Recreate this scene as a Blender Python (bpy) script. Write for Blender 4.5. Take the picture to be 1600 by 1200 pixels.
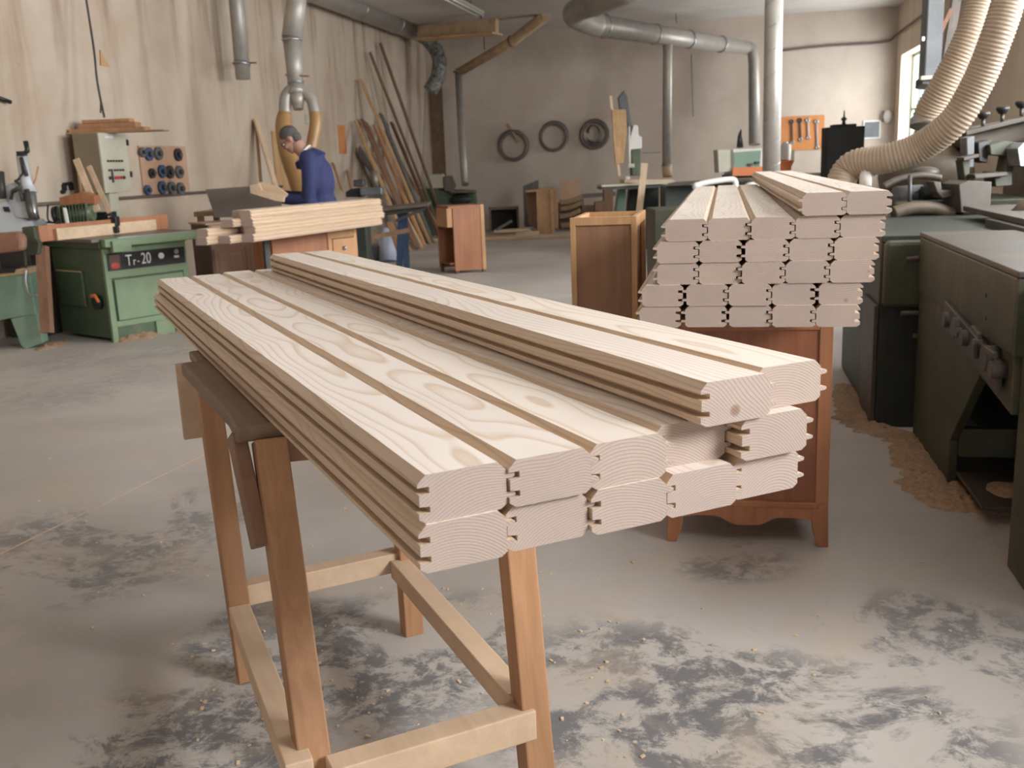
import bpy, math, random
from mathutils import Vector, Matrix, noise
random.seed(7)
V = Vector
sc = bpy.context.scene
for o_ in list(bpy.data.objects): bpy.data.objects.remove(o_)
COL = sc.collection
# ------------------------------------------------------------------ camera
F = 1550.0; H = 1.38
roll = math.atan(.041); pit = math.atan((600-254)*math.cos(roll)/F); yaw = math.radians(12.3)
hf = V((-math.sin(yaw), math.cos(yaw), 0)); rt = V((math.cos(yaw), math.sin(yaw), 0))
fw = hf*math.cos(pit) - V((0, 0, math.sin(pit))); up = rt.cross(fw)
cr = rt*math.cos(roll) - up*math.sin(roll); cu = rt*math.sin(roll) + up*math.cos(roll)
EYE = V((0, 0, H))
cd = bpy.data.cameras.new('camera'); cam = bpy.data.objects.new('camera', cd); COL.objects.link(cam)
M3 = Matrix((cr, cu, -fw)).transposed()
cam.matrix_world = Matrix.Translation(EYE) @ M3.to_4x4()
cd.sensor_width = 36; cd.lens = 36*F/1600; cd.clip_start = .05; cd.clip_end = 100
cd.dof.use_dof = True; cd.dof.focus_distance = 2.0; cd.dof.aperture_fstop = 8
sc.camera = cam
def ray(px, py): return cr*((px-800)/F) + cu*(-(py-600)/F) + fw
def A(px, py, x=None, y=None, z=None, d=None):
    """world point of the photo's pixel on a plane x=, y=, z= or at depth d"""
    w = ray(px, py)
    if x is not None: t = x/w.x
    elif y is not None: t = y/w.y
    elif z is not None: t = (z-H)/w.z
    else: t = d
    return EYE + w*t
def PJ(p):
    c = V(p)-EYE; q = c.dot(fw); return 800+F*c.dot(cr)/q, 600-F*c.dot(cu)/q
def ZAT(px, py, P):
    w = ray(px, py); t = (P[0]*w.x+P[1]*w.y)/(w.x**2+w.y**2); return H+t*w.z
# ------------------------------------------------------------------ light
XL, XR, YB, YR, ZC = -6.45, 3.37, 22.0, -4.0, 4.1
sc.view_settings.view_transform = 'Standard'; sc.view_settings.look = 'None'
sc.view_settings.exposure = -1.03; sc.view_settings.gamma = 1.0; sc.view_settings.use_curve_mapping = False
wd = bpy.data.worlds.new('World'); sc.world = wd; wd.use_nodes = True
bg = wd.node_tree.nodes['Background']; bg.inputs[0].default_value = (.78, .9, 1, 1); bg.inputs[1].default_value = 2.2
WIN = [(18.7, 21.45, 1.05, 3.12), (9.2, 12.0, 1.5, 3.8), (4.6, 7.4, 1.5, 3.8), (-.1, 1.6, 2.2, 3.7)]   # openings in the right wall: y0 y1 z0 z1
FILL_WIN = [(.6, 2.6, 1.0, 3.2)]                                   # unseen opening added in the rear wall for fill: x0 x1 z0 z1
def area(name, loc, rot, sx, sy, power, col=(1, .975, .975), spread=180):
    l = bpy.data.lights.new(name, 'AREA'); l.shape = 'RECTANGLE'; l.size = sx; l.size_y = sy; l.energy = power; l.color = col
    l.spread = math.radians(spread)
    o = bpy.data.objects.new(name, l); COL.objects.link(o); o.location = loc; o.rotation_euler = rot; return o
for i, ((y0, y1, z0, z1), p) in enumerate(zip(WIN, (480, 900, 1150, 1080))):
    area('daylight_and_fill', (XR+.36, (y0+y1)/2, (z0+z1)/2), (0, math.radians(90), 0), z1-z0, y1-y0, p)
for (x0, x1, z0, z1), p in zip(FILL_WIN, (40,)):
    area('daylight_and_fill', ((x0+x1)/2, YR-.36, (z0+z1)/2), (math.radians(90), 0, 0), x1-x0, z1-z0, p)  # fill lamp outside the added rear window
# ------------------------------------------------------------------ materials
MATS = {}
def nt(name):
    m = bpy.data.materials.new(name); m.use_nodes = True; t = m.node_tree; MATS[name] = m
    return m, t, t.nodes, t.links, t.nodes['Principled BSDF']
def ramp(N, stops):
    r = N.new('ShaderNodeValToRGB'); e = r.color_ramp.elements
    while len(e) > 1: e.remove(e[-1])
    e[0].position = stops[0][0]; e[0].color = (*stops[0][1], 1)
    for p, c in stops[1:]:
        k = e.new(p); k.color = (*c, 1)
    return r
def c4(c): return (*c, 1)
def mul(c, k): return tuple(min(1, a*k) for a in c)
def coords(N, L, scale=(1, 1, 1), rnd=False, kind='Object'):
    tc = N.new('ShaderNodeTexCoord'); mp = N.new('ShaderNodeMapping'); mp.inputs['Scale'].default_value = scale
    L.new(tc.outputs[kind], mp.inputs['Vector'])
    if rnd:
        oi = N.new('ShaderNodeObjectInfo'); mm = N.new('ShaderNodeVectorMath'); mm.operation = 'SCALE'; mm.inputs[0].default_value = (37, 53, 71)
        L.new(oi.outputs['Random'], mm.inputs['Scale']); L.new(mm.outputs[0], mp.inputs['Location'])
    return mp.outputs[0]
def noise_tex(N, L, vec, scale, detail=4, rough=.6, dist=0):
    n = N.new('ShaderNodeTexNoise'); n.inputs['Scale'].default_value = scale; n.inputs['Detail'].default_value = detail
    n.inputs['Roughness'].default_value = rough; n.inputs['Distortion'].default_value = dist; L.new(vec, n.inputs['Vector']); return n
def mixc(N, L, fac, a, b, mode='MIX'):
    m = N.new('ShaderNodeMix'); m.data_type = 'RGBA'; m.blend_type = mode
    for s, v in ((0, fac), (6, a), (7, b)):
        if hasattr(v, 'links'): L.new(v, m.inputs[s])
        elif isinstance(v, tuple): m.inputs[s].default_value = c4(v) if len(v) == 3 else v
        else: m.inputs[s].default_value = v
    return m.outputs[2]
def bump(N, L, b, h, strength=.2, dist=.01):
    n = N.new('ShaderNodeBump'); n.inputs['Strength'].default_value = strength; n.inputs['Distance'].default_value = dist
    L.new(h, n.inputs['Height']); L.new(n.outputs[0], b.inputs['Normal'])
def paint(name, col, rough=.5, metal=0, var=.18, sc_=6, dirt=None, dirt_amt=.45, bmp=.05):
    m, t, N, L, b = nt(name); v = coords(N, L, rnd=True)
    n = noise_tex(N, L, v, sc_, 6)
    r = ramp(N, [(.3, mul(col, 1-var)), (.7, mul(col, 1+var))]); L.new(n.outputs[0], r.inputs[0]); c = r.outputs[0]
    if dirt:
        n2 = noise_tex(N, L, v, sc_*.45, 8, .7, .6); r2 = ramp(N, [(.5, (0, 0, 0)), (.68, (1, 1, 1))]); L.new(n2.outputs[0], r2.inputs[0])
        mm = N.new('ShaderNodeMath'); mm.operation = 'MULTIPLY'; mm.inputs[1].default_value = dirt_amt; L.new(r2.outputs[0], mm.inputs[0])
        c = mixc(N, L, mm.outputs[0], c, dirt)
    L.new(c, b.inputs['Base Color']); b.inputs['Roughness'].default_value = rough; b.inputs['Metallic'].default_value = metal
    if bmp: bump(N, L, b, n.outputs[0], bmp)
    return m
def wood(name, col, dark, grain='Z', rough=.55, sc_=1.0, contrast=1.0):
    """boards and veneers: streaks along one local axis"""
    m, t, N, L, b = nt(name)
    s = {'X': (.6, 14, 14), 'Y': (14, .6, 14), 'Z': (14, 14, .6)}[grain]
    v = coords(N, L, tuple(a*sc_ for a in s), rnd=True)
    n = noise_tex(N, L, v, 1.6, 6, .65, .8)
    r = ramp(N, [(.28, dark), (.5, tuple((a+c_)/2 for a, c_ in zip(col, dark))), (.72, col)]); L.new(n.outputs[0], r.inputs[0])
    v2 = coords(N, L, rnd=True); n2 = noise_tex(N, L, v2, 2.2, 3)
    r2 = ramp(N, [(.35, (.82, .8, .78)), (.7, (1.08, 1.06, 1.04))]); L.new(n2.outputs[0], r2.inputs[0])
    c = mixc(N, L, 1.0, r.outputs[0], r2.outputs[0], 'MULTIPLY'); L.new(c, b.inputs['Base Color'])
    b.inputs['Roughness'].default_value = rough; bump(N, L, b, n.outputs[0], .12, .004); return m
def spruce(name, base, late, ringsize, ends=False, rough=.36):
    """solid growth-ring wood. Local x runs along the board, y across, z up"""
    m, t, N, L, b = nt(name)
    tc = N.new('ShaderNodeTexCoord'); oi = N.new('ShaderNodeObjectInfo')
    sep = N.new('ShaderNodeSeparateXYZ'); L.new(tc.outputs['Object'], sep.inputs[0])
    def M(op, a, b_=None, c_=None):
        n = N.new('ShaderNodeMath'); n.operation = op
        for i, q in enumerate((a, b_, c_)):
            if q is None: continue
            if hasattr(q, 'links'): L.new(q, n.inputs[i])
            else: n.inputs[i].default_value = q
        return n.outputs[0]
    rnd = oi.outputs['Random']
    r2 = M('FRACT', M('MULTIPLY', rnd, 17.31)); r3 = M('FRACT', M('MULTIPLY', rnd, 41.77))
    # a slowly wandering pith below or above the board, twisted by knots
    off = N.new('ShaderNodeCombineXYZ'); L.new(M('MULTIPLY', rnd, 90.), off.inputs[0]); L.new(M('MULTIPLY', r2, 50.), off.inputs[1])
    add = N.new('ShaderNodeVectorMath'); add.operation = 'ADD'; L.new(tc.outputs['Object'], add.inputs[0]); L.new(off.outputs[0], add.inputs[1])
    mp = N.new('ShaderNodeMapping'); mp.inputs['Scale'].default_value = (1.5, 2.6, 2.6); L.new(add.outputs[0], mp.inputs[0])
    wob = noise_tex(N, L, mp.outputs[0], 1.0, 2, .5)
    y0 = M('ADD', M('MULTIPLY', r2, .16), -.03)
    z0 = M('SUBTRACT', -.035, M('MULTIPLY', r3, .11))
    dy = M('SUBTRACT', sep.outputs[1], y0); dz = M('SUBTRACT', sep.outputs[2], z0)
    rad = M('SQRT', M('ADD', M('MULTIPLY', dy, dy), M('MULTIPLY', dz, dz)))
    rad = M('ADD', rad, M('MULTIPLY', M('SUBTRACT', wob.outputs[0], .5), .055))
    # knots: thin spots that bend the rings round them
    mk = N.new('ShaderNodeMapping'); mk.inputs['Scale'].default_value = (1.5, 5.5, 5.5); L.new(add.outputs[0], mk.inputs[0])
    vo = N.new('ShaderNodeTexVoronoi'); vo.inputs['Scale'].default_value = 1.0; L.new(mk.outputs[0], vo.inputs['Vector'])
    kd = vo.outputs['Distance']
    kbend = M('MULTIPLY', M('POWER', 2.718, M('MULTIPLY', M('MULTIPLY', kd, kd), -14.)), .018)
    rad = M('ADD', rad, kbend)
    ph = M('FRACT', M('DIVIDE', rad, ringsize))
    line = ramp(N, [(0, (0, 0, 0)), (.62, (.1, .1, .1)), (.9, (1, 1, 1)), (.97, (.2, .2, .2)), (1, (0, 0, 0))]); L.new(ph, line.inputs[0])
    fine = N.new('ShaderNodeMapping'); fine.inputs['Scale'].default_value = (3, 260, 260); L.new(add.outputs[0], fine.inputs[0])
    fn = noise_tex(N, L, fine.outputs[0], 1, 3, .6)
    patch = noise_tex(N, L, mp.outputs[0], .8, 3)
    pr = ramp(N, [(.35, mul(base, .93)), (.7, mul(base, 1.06))]); L.new(patch.outputs[0], pr.inputs[0])
    amt = M('MULTIPLY', line.outputs[0], M('ADD', .35, M('MULTIPLY', fn.outputs[0], .75)))
    col = mixc(N, L, amt, pr.outputs[0], late)
    kr = ramp(N, [(0, (1, 1, 1)), (.035, (.8, .8, .8)), (.06, (0, 0, 0))]); L.new(kd, kr.inputs[0])
    col = mixc(N, L, M('MULTIPLY', kr.outputs[0], .7), col, (.22, .1, .04))
    tint = mixc(N, L, M('FRACT', M('MULTIPLY', rnd, 7.13)), (1.0, .97, .93), (.95, .93, .93))
    col = mixc(N, L, 1.0, col, tint, 'MULTIPLY')
    L.new(col, b.inputs['Base Color'])
    b.inputs['Roughness'].default_value = rough
    if ends:
        sp = N.new('ShaderNodeTexNoise'); sp.inputs['Scale'].default_value = 900; L.new(add.outputs[0], sp.inputs['Vector'])
        h = M('ADD', M('MULTIPLY', line.outputs[0], .6), sp.outputs[0]); bump(N, L, b, h, .5, .0015)
    else: bump(N, L, b, amt, .12, .001)
    return m
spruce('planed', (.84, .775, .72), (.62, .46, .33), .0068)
spruce('planed_edge_shaded', (.70, .55, .41), (.52, .36, .23), .0068)  # edges and chamfers: planed wood with warm shade worked into the colour
spruce('sawn_end', (.50, .42, .38), (.32, .235, .20), .0042, True, .85)
MATS['sawn_end'].node_tree.nodes['Principled BSDF'].inputs['Specular IOR Level'].default_value = .2
wood('honey', (.62, .40, .21), (.42, .24, .11))
wood('honey_x', (.66, .45, .27), (.48, .29, .15), 'X')
wood('cherry', (.33, .125, .06), (.22, .075, .035), 'Z', .4)
wood('cherry_light', (.44, .19, .09), (.32, .13, .06), 'Z', .45)
wood('walnut_panel', (.33, .185, .105), (.22, .115, .065), 'Z', .5)
wood('cabinet_edge', (.60, .34, .17), (.46, .24, .11), 'Z', .5)
wood('old_rose', (.56, .37, .285), (.44, .275, .21), 'Z', .6)
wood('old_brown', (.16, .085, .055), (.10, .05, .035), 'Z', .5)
wood('pale_pine', (.74, .58, .42), (.60, .43, .28), 'X')
wood('pale_pine_z', (.74, .58, .42), (.60, .43, .28), 'Z')
wood('oak_z', (.50, .33, .19), (.33, .20, .11), 'Z')
wood('brown_z', (.25, .16, .10), (.14, .085, .055), 'Z')
wood('grey_z', (.20, .18, .165), (.10, .09, .085), 'Z')
wood('leg_beech', (.52, .29, .155), (.35, .18, .09), 'Z', .6)
wood('leg_dark', (.30, .17, .105), (.20, .105, .065), 'Z', .6)
wood('rail_pale', (.72, .55, .40), (.62, .44, .30), 'X', .65)
wood('bench_board', (.27, .19, .13), (.17, .115, .08), 'X', .6)
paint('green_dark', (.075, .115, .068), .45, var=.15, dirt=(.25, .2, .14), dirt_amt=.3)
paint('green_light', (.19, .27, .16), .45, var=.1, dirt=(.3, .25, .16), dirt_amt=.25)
paint('green_mint', (.19, .30, .23), .45, var=.08, dirt=(.4, .33, .25), dirt_amt=.2)
paint('green_black', (.022, .03, .024), .5, var=.2, dirt=(.09, .065, .045), dirt_amt=.3)
paint('green_dusty', (.045, .05, .03), .5, var=.25, dirt=(.13, .10, .065), dirt_amt=.6)
paint('iron', (.06, .06, .06), .45, .3, dirt=(.2, .15, .1), dirt_amt=.35)
paint('steel_dark', (.075, .062, .052), .5, .15, dirt=(.13, .10, .075), dirt_amt=.6)
paint('hood_brown', (.095, .07, .045), .55, var=.3, dirt=(.17, .12, .08), dirt_amt=.6)
paint('duct_grey', (.13, .135, .145), .5, .15)
paint('black', (.015, .015, .017), .4)
paint('black_rough', (.02, .02, .02), .7)
paint('steel', (.42, .43, .45), .32, .85, dirt=(.35, .28, .2), dirt_amt=.25)
paint('steel_dusty', (.14, .115, .095), .4, .2, dirt=(.20, .15, .11), dirt_amt=.6)
paint('galvanised', (.37, .35, .32), .42, .3, var=.12, dirt=(.45, .37, .28), dirt_amt=.6)
paint('dust_tan', (.50, .36, .22), .8, dirt=(.6, .48, .33))
paint('cream', (.55, .53, .43), .45, var=.06, dirt=(.4, .33, .25), dirt_amt=.25)
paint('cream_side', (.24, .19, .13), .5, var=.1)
paint('white_blue', (.55, .60, .65), .4, var=.08, dirt=(.4, .36, .32), dirt_amt=.2)
paint('white', (.75, .74, .72), .5, var=.05)
paint('orange', (.72, .2, .05), .5, var=.08)
paint('orange_board', (.58, .24, .08), .6, var=.08)
paint('board_tan', (.47, .29, .19), .65, var=.08)
paint('red', (.5, .06, .04), .5)
paint('blue', (.03, .045, .16), .6)
paint('grey_panel', (.15, .125, .105), .7, var=.06)
paint('leather', (.24, .12, .08), .55, var=.15)
paint('bucket', (.50, .55, .70), .5, var=.08)
paint('disc_blue', (.05, .09, .18), .4, .4); paint('disc_grey', (.13, .14, .15), .4, .5)
paint('coil', (.17, .14, .125), .6, .3, var=.3, sc_=30)
paint('sawdust', (.38, .26, .17), .95, var=.3, sc_=60, bmp=.6)
paint('chip', (.66, .50, .34), .9)
paint('hose', (.38, .30, .225), .5, var=.12, dirt=(.40, .28, .18), dirt_amt=.5)
paint('hose_orange', (.36, .205, .08), .35, var=.12)
paint('skin', (.45, .25, .19), .5, var=.1); paint('hair', (.09, .085, .08), .8, var=.5, sc_=60)
paint('jacket', (.028, .036, .125), .75, var=.12, sc_=20); paint('trousers', (.05, .055, .09), .8)
paint('marble', (.17, .17, .15), .5, var=.9, sc_=14)
m, t, N, L, b = nt('glass')
tr = N.new('ShaderNodeBsdfTransparent'); gl = N.new('ShaderNodeBsdfGlossy'); gl.inputs['Roughness'].default_value = .05
mx = N.new('ShaderNodeMixShader'); mx.inputs[0].default_value = .07; tr.inputs[0].default_value = (.97, .99, .99, 1)
L.new(tr.outputs[0], mx.inputs[1]); L.new(gl.outputs[0], mx.inputs[2]); L.new(mx.outputs[0], N['Material Output'].inputs[0])
# walls
def wall_mat(name, lo, hi, streak, streak_amt, sx=(5, 5, .35)):
    m, t, N, L, b = nt(name)
    v = coords(N, L, kind='Object'); vs = coords(N, L, sx, kind='Object')
    n1 = noise_tex(N, L, v, .9, 8, .6, .4); r1 = ramp(N, [(.35, lo), (.66, hi)]); L.new(n1.outputs[0], r1.inputs[0])
    n2 = noise_tex(N, L, vs, 1.2, 5, .6); r2 = ramp(N, [(.5, (0, 0, 0)), (.66, (1, 1, 1))]); L.new(n2.outputs[0], r2.inputs[0])
    # the streaks run down from the top of the wall and thin out
    sep = N.new('ShaderNodeSeparateXYZ'); L.new(v, sep.inputs[0]); mr = N.new('ShaderNodeMapRange')
    mr.inputs[1].default_value = 1.4; mr.inputs[2].default_value = 3.6; mr.inputs[3].default_value = .15; mr.inputs[4].default_value = streak_amt
    L.new(sep.outputs[2], mr.inputs[0])
    mm = N.new('ShaderNodeMath'); mm.operation = 'MULTIPLY'; L.new(r2.outputs[0], mm.inputs[0]); L.new(mr.outputs[0], mm.inputs[1])
    c = mixc(N, L, mm.outputs[0], r1.outputs[0], streak)
    n3 = noise_tex(N, L, v, 7, 8, .75, 1.5); r3 = ramp(N, [(.6, (1, 1, 1)), (.72, (.72, .68, .64))]); L.new(n3.outputs[0], r3.inputs[0])
    c = mixc(N, L, .55, c, r3.outputs[0], 'MULTIPLY')
    L.new(c, b.inputs['Base Color']); b.inputs['Roughness'].default_value = .9; bump(N, L, b, n3.outputs[0], .15, .01)
wall_mat('plaster_left', (.47, .37, .28), (.57, .48, .395), (.27, .18, .115), .8, (2.2, 2.2, .25))
wall_mat('plaster_back', (.52, .44, .375), (.62, .54, .47), (.40, .32, .25), .22, (1.6, 1.6, .5))
wall_mat('plaster_right', (.56, .45, .34), (.64, .53, .42), (.4, .3, .2), .4)
wall_mat('ceiling_paint', (.52, .49, .46), (.62, .59, .56), (.4, .36, .33), .2, (.4, 5, 5))
# floor: pale dusty concrete with dark scuffed patches and drifts of sawdust
m, t, N, L, b = nt('concrete')
v = coords(N, L, kind='Object')
n1 = noise_tex(N, L, v, .55, 6, .55, .3); r1 = ramp(N, [(.36, (.40, .37, .345)), (.66, (.58, .54, .51))]); L.new(n1.outputs[0], r1.inputs[0])
n2 = noise_tex(N, L, v, 1.5, 9, .70, .5); r2 = ramp(N, [(.45, (0, 0, 0)), (.50, (1, 1, 1))]); L.new(n2.outputs[0], r2.inputs[0])
n3 = noise_tex(N, L, v, 9, 9, .78, .35); r3 = ramp(N, [(.44, (0, 0, 0)), (.53, (1, 1, 1))]); L.new(n3.outputs[0], r3.inputs[0])
gate = N.new('ShaderNodeMath'); gate.operation = 'MULTIPLY'; L.new(r2.outputs[0], gate.inputs[0]); L.new(r3.outputs[0], gate.inputs[1])
g2 = N.new('ShaderNodeMath'); g2.operation = 'MULTIPLY'; g2.inputs[1].default_value = .92; L.new(gate.outputs[0], g2.inputs[0])
# scuffs are worn into the concrete mostly in the working area in front
sep = N.new('ShaderNodeSeparateXYZ'); L.new(v, sep.inputs[0]); mr = N.new('ShaderNodeMapRange'); mr.inputs[1].default_value = 2.4; mr.inputs[2].default_value = 4.6
mr.inputs[3].default_value = 1; mr.inputs[4].default_value = .3; L.new(sep.outputs[1], mr.inputs[0])
g3 = N.new('ShaderNodeMath'); g3.operation = 'MULTIPLY'; L.new(g2.outputs[0], g3.inputs[0]); L.new(mr.outputs[0], g3.inputs[1])
nb_ = noise_tex(N, L, v, .9, 5, .6); acc = None
for (qx, qy, qr) in ((110, 860, .75), (300, 800, .45), (640, 1020, .55), (1000, 1090, .60), (1250, 1180, .70), (1480, 1010, .45), (1130, 870, .3), (250, 1190, .5), (60, 600, 1.3), (190, 560, 1.0), (420, 1000, .35)):
    c_ = A(qx, qy, z=0); ds = N.new('ShaderNodeVectorMath'); ds.operation = 'DISTANCE'; L.new(v, ds.inputs[0]); ds.inputs[1].default_value = c_
    mp_ = N.new('ShaderNodeMapRange'); mp_.inputs[1].default_value = qr; mp_.inputs[2].default_value = 0; mp_.inputs[3].default_value = 0; mp_.inputs[4].default_value = 1; L.new(ds.outputs['Value'], mp_.inputs[0])
    if acc is None: acc = mp_.outputs[0]
    else:
        mx_ = N.new('ShaderNodeMath'); mx_.operation = 'MAXIMUM'; L.new(acc, mx_.inputs[0]); L.new(mp_.outputs[0], mx_.inputs[1]); acc = mx_.outputs[0]
ad_ = N.new('ShaderNodeMath'); ad_.operation = 'MULTIPLY_ADD'; L.new(nb_.outputs[0], ad_.inputs[0]); ad_.inputs[1].default_value = .9; L.new(acc, ad_.inputs[2])
rb_ = ramp(N, [(.58, (.04, .04, .04)), (.85, (1, 1, 1))]); L.new(ad_.outputs[0], rb_.inputs[0])
g3b = N.new('ShaderNodeMath'); g3b.operation = 'MULTIPLY'; L.new(g3.outputs[0], g3b.inputs[0]); L.new(rb_.outputs[0], g3b.inputs[1])
c = mixc(N, L, g3b.outputs[0], r1.outputs[0], (.15, .15, .16))
n4 = noise_tex(N, L, v, 2.1, 8, .65, .8); r4 = ramp(N, [(.5, (0, 0, 0)), (.64, (1, 1, 1))]); L.new(n4.outputs[0], r4.inputs[0])
g4 = N.new('ShaderNodeMath'); g4.operation = 'MULTIPLY'; g4.inputs[1].default_value = .55; L.new(r4.outputs[0], g4.inputs[0])
c = mixc(N, L, g4.outputs[0], c, (.52, .43, .34))
vv = N.new('ShaderNodeTexVoronoi'); vv.inputs['Scale'].default_value = 22; vv.inputs['Randomness'].default_value = 1; L.new(v, vv.inputs['Vector'])
r5 = ramp(N, [(0, (1, 1, 1)), (.1, (1, 1, 1)), (.16, (0, 0, 0))]); L.new(vv.outputs['Distance'], r5.inputs[0])
n6 = noise_tex(N, L, v, 3.1, 3); r6 = ramp(N, [(.55, (0, 0, 0)), (.66, (1, 1, 1))]); L.new(n6.outputs[0], r6.inputs[0])
g5 = N.new('ShaderNodeMath'); g5.operation = 'MULTIPLY'; L.new(r5.outputs[0], g5.inputs[0]); L.new(r6.outputs[0], g5.inputs[1])
c = mixc(N, L, g5.outputs[0], c, (.58, .46, .33))
L.new(c, b.inputs['Base Color']); b.inputs['Roughness'].default_value = .62; bump(N, L, b, n3.outputs[0], .12, .006)

# ------------------------------------------------------------------ geometry helpers
class MB:
    def __init__(s): s.v = []; s.f = []; s.m = []; s.sm = []
    def add(s, vs, fs, mi=0, smooth=False):
        k = len(s.v); s.v += [V(p) for p in vs]
        for f in fs: s.f.append(tuple(i+k for i in f)); s.m.append(mi); s.sm.append(smooth)
        return s
    def bx(s, x0, x1, y0, y1, z0, z1, mi=0):
        return s.add([(x, y, z) for z in (z0, z1) for y in (y0, y1) for x in (x0, x1)],
                     [(0, 2, 3, 1), (4, 5, 7, 6), (0, 1, 5, 4), (2, 6, 7, 3), (0, 4, 6, 2), (1, 3, 7, 5)], mi)
    def box(s, c, size, mi=0, rz=0, ry=0, rx=0):
        R = Matrix.Rotation(rz, 3, 'Z') @ Matrix.Rotation(ry, 3, 'Y') @ Matrix.Rotation(rx, 3, 'X'); c = V(c); h = V(size)/2
        vs = [c + R @ V((a*h.x, b_*h.y, g*h.z)) for g in (-1, 1) for b_ in (-1, 1) for a in (-1, 1)]
        return s.add(vs, [(0, 2, 3, 1), (4, 5, 7, 6), (0, 1, 5, 4), (2, 6, 7, 3), (0, 4, 6, 2), (1, 3, 7, 5)], mi)
    def beam(s, a, b_, w, h, side=(1, 0, 0), mi=0, taper=1):
        """square bar from a to b: w along `side`, h across it"""
        a = V(a); b_ = V(b_); d = (b_-a).normalized(); sd = V(side); sd = (sd - d*sd.dot(d)).normalized(); u = d.cross(sd)
        vs = []
        for p, k in ((a, 1), (b_, taper)):
            for i, j in ((-1, -1), (1, -1), (1, 1), (-1, 1)): vs.append(p + sd*(i*w/2*k) + u*(j*h/2*k))
        return s.add(vs, [(3, 2, 1, 0), (4, 5, 6, 7), (0, 1, 5, 4), (1, 2, 6, 5), (2, 3, 7, 6), (3, 0, 4, 7)], mi)
    def cyl(s, a, b_, r0, r1=None, n=20, mi=0, caps=True):
        r1 = r0 if r1 is None else r1; return s.tube([a, b_], [r0, r1], n, mi, caps)
    def tube(s, path, r, n=14, mi=0, caps=True):
        P = [V(p) for p in path]; R = r if isinstance(r, (list, tuple)) else [r]*len(P)
        k0 = len(s.v); prev = None
        for i, p in enumerate(P):
            d = (P[min(i+1, len(P)-1)]-P[max(i-1, 0)]).normalized()
            if prev is None:
                a = V((0, 0, 1)) if abs(d.z) < .9 else V((1, 0, 0)); sd = d.cross(a).normalized()
            else: sd = (prev - d*prev.dot(d)).normalized()
            prev = sd; u = d.cross(sd)
            for j in range(n):
                t_ = 2*math.pi*j/n; s.v.append(p + (sd*math.cos(t_)+u*math.sin(t_))*R[i])
        for i in range(len(P)-1):
            for j in range(n):
                a = k0+i*n+j; b2 = k0+i*n+(j+1) % n
                s.f.append((a, b2, b2+n, a+n)); s.m.append(mi); s.sm.append(True)
        if caps:
            s.f.append(tuple(k0+j for j in reversed(range(n)))); s.m.append(mi); s.sm.append(False)
            s.f.append(tuple(k0+(len(P)-1)*n+j for j in range(n))); s.m.append(mi); s.sm.append(False)
        return s
    def ell(s, c, r, mi=0, nu=18, nv=12, R=None):
        c = V(c); r = V(r) if isinstance(r, (tuple, list)) else V((r, r, r)); vs = []; fs = []
        for i in range(nv+1):
            ph = math.pi*i/nv
            for j in range(nu):
                th = 2*math.pi*j/nu; q = V((r.x*math.sin(ph)*math.cos(th), r.y*math.sin(ph)*math.sin(th), r.z*math.cos(ph)))
                vs.append(c + (R @ q if R else q))
        for i in range(nv):
            for j in range(nu):
                a = i*nu+j; b_ = i*nu+(j+1) % nu; fs.append((a, a+nu, b_+nu, b_))
        return s.add(vs, fs, mi, True)
    def prism(s, poly, o, ex, ey, ez, mi=0, cap=None, side=None):
        """polygon (a,b) in plane ex,ey at o, pushed along vector ez"""
        o = V(o); ex = V(ex); ey = V(ey); ez = V(ez); n = len(poly)
        vs = [o+ex*a+ey*b_ for a, b_ in poly] + [o+ex*a+ey*b_+ez for a, b_ in poly]
        area_ = sum(poly[i][0]*poly[(i+1) % n][1]-poly[(i+1) % n][0]*poly[i][1] for i in range(n))
        flip = (ex.cross(ey).dot(ez) < 0) != (area_ < 0)
        F1 = tuple(reversed(range(n))); F2 = tuple(range(n, 2*n)); sd = [(i, (i+1) % n, n+(i+1) % n, n+i) for i in range(n)]
        if flip: F1 = tuple(reversed(F1)); F2 = tuple(reversed(F2)); sd = [tuple(reversed(q)) for q in sd]
        s.add(vs, sd, mi); k = len(s.v)-2*n
        if side:
            for i in range(n):
                if i in side: s.m[len(s.m)-n+i] = side[i]
        for q in (F1, F2): s.f.append(tuple(i+k for i in q)); s.m.append(mi if cap is None else cap); s.sm.append(False)
        return s
    def torus(s, c, R_, r, ax=(0, 0, 1), n=36, k=10, mi=0):
        ax = V(ax).normalized(); a = ax.orthogonal().normalized(); b_ = ax.cross(a); c = V(c); vs = []; fs = []
        for i in range(n):
            t_ = 2*math.pi*i/n; d = a*math.cos(t_)+b_*math.sin(t_)
            for j in range(k):
                q = 2*math.pi*j/k; vs.append(c+d*(R_+r*math.cos(q))+ax*(r*math.sin(q)))
        for i in range(n):
            for j in range(k):
                fs.append((i*k+j, ((i+1) % n)*k+j, ((i+1) % n)*k+(j+1) % k, i*k+(j+1) % k))
        return s.add(vs, fs, mi, True)
    def build(s, name, mats, parent=None, bevel=0, world=True):
        me = bpy.data.meshes.new(name)
        vs = s.v
        if parent is not None and world:
            I = ROOTM[parent.name].inverted(); vs = [I @ p for p in vs]
        me.from_pydata([tuple(p) for p in vs], [], s.f)
        for k in (mats if isinstance(mats, (list, tuple)) else [mats]): me.materials.append(MATS[k])
        me.polygons.foreach_set('material_index', s.m); me.polygons.foreach_set('use_smooth', s.sm); me.update()
        o = bpy.data.objects.new(name, me); COL.objects.link(o)
        if parent is not None: o.parent = parent; ROOTM[o.name] = ROOTM[parent.name]
        else: ROOTM[o.name] = Matrix.Identity(4)
        if bevel:
            md = o.modifiers.new('edge', 'BEVEL'); md.width = bevel; md.segments = 2; md.limit_method = 'ANGLE'; md.angle_limit = .6
        return o
ROOTM = {}
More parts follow.
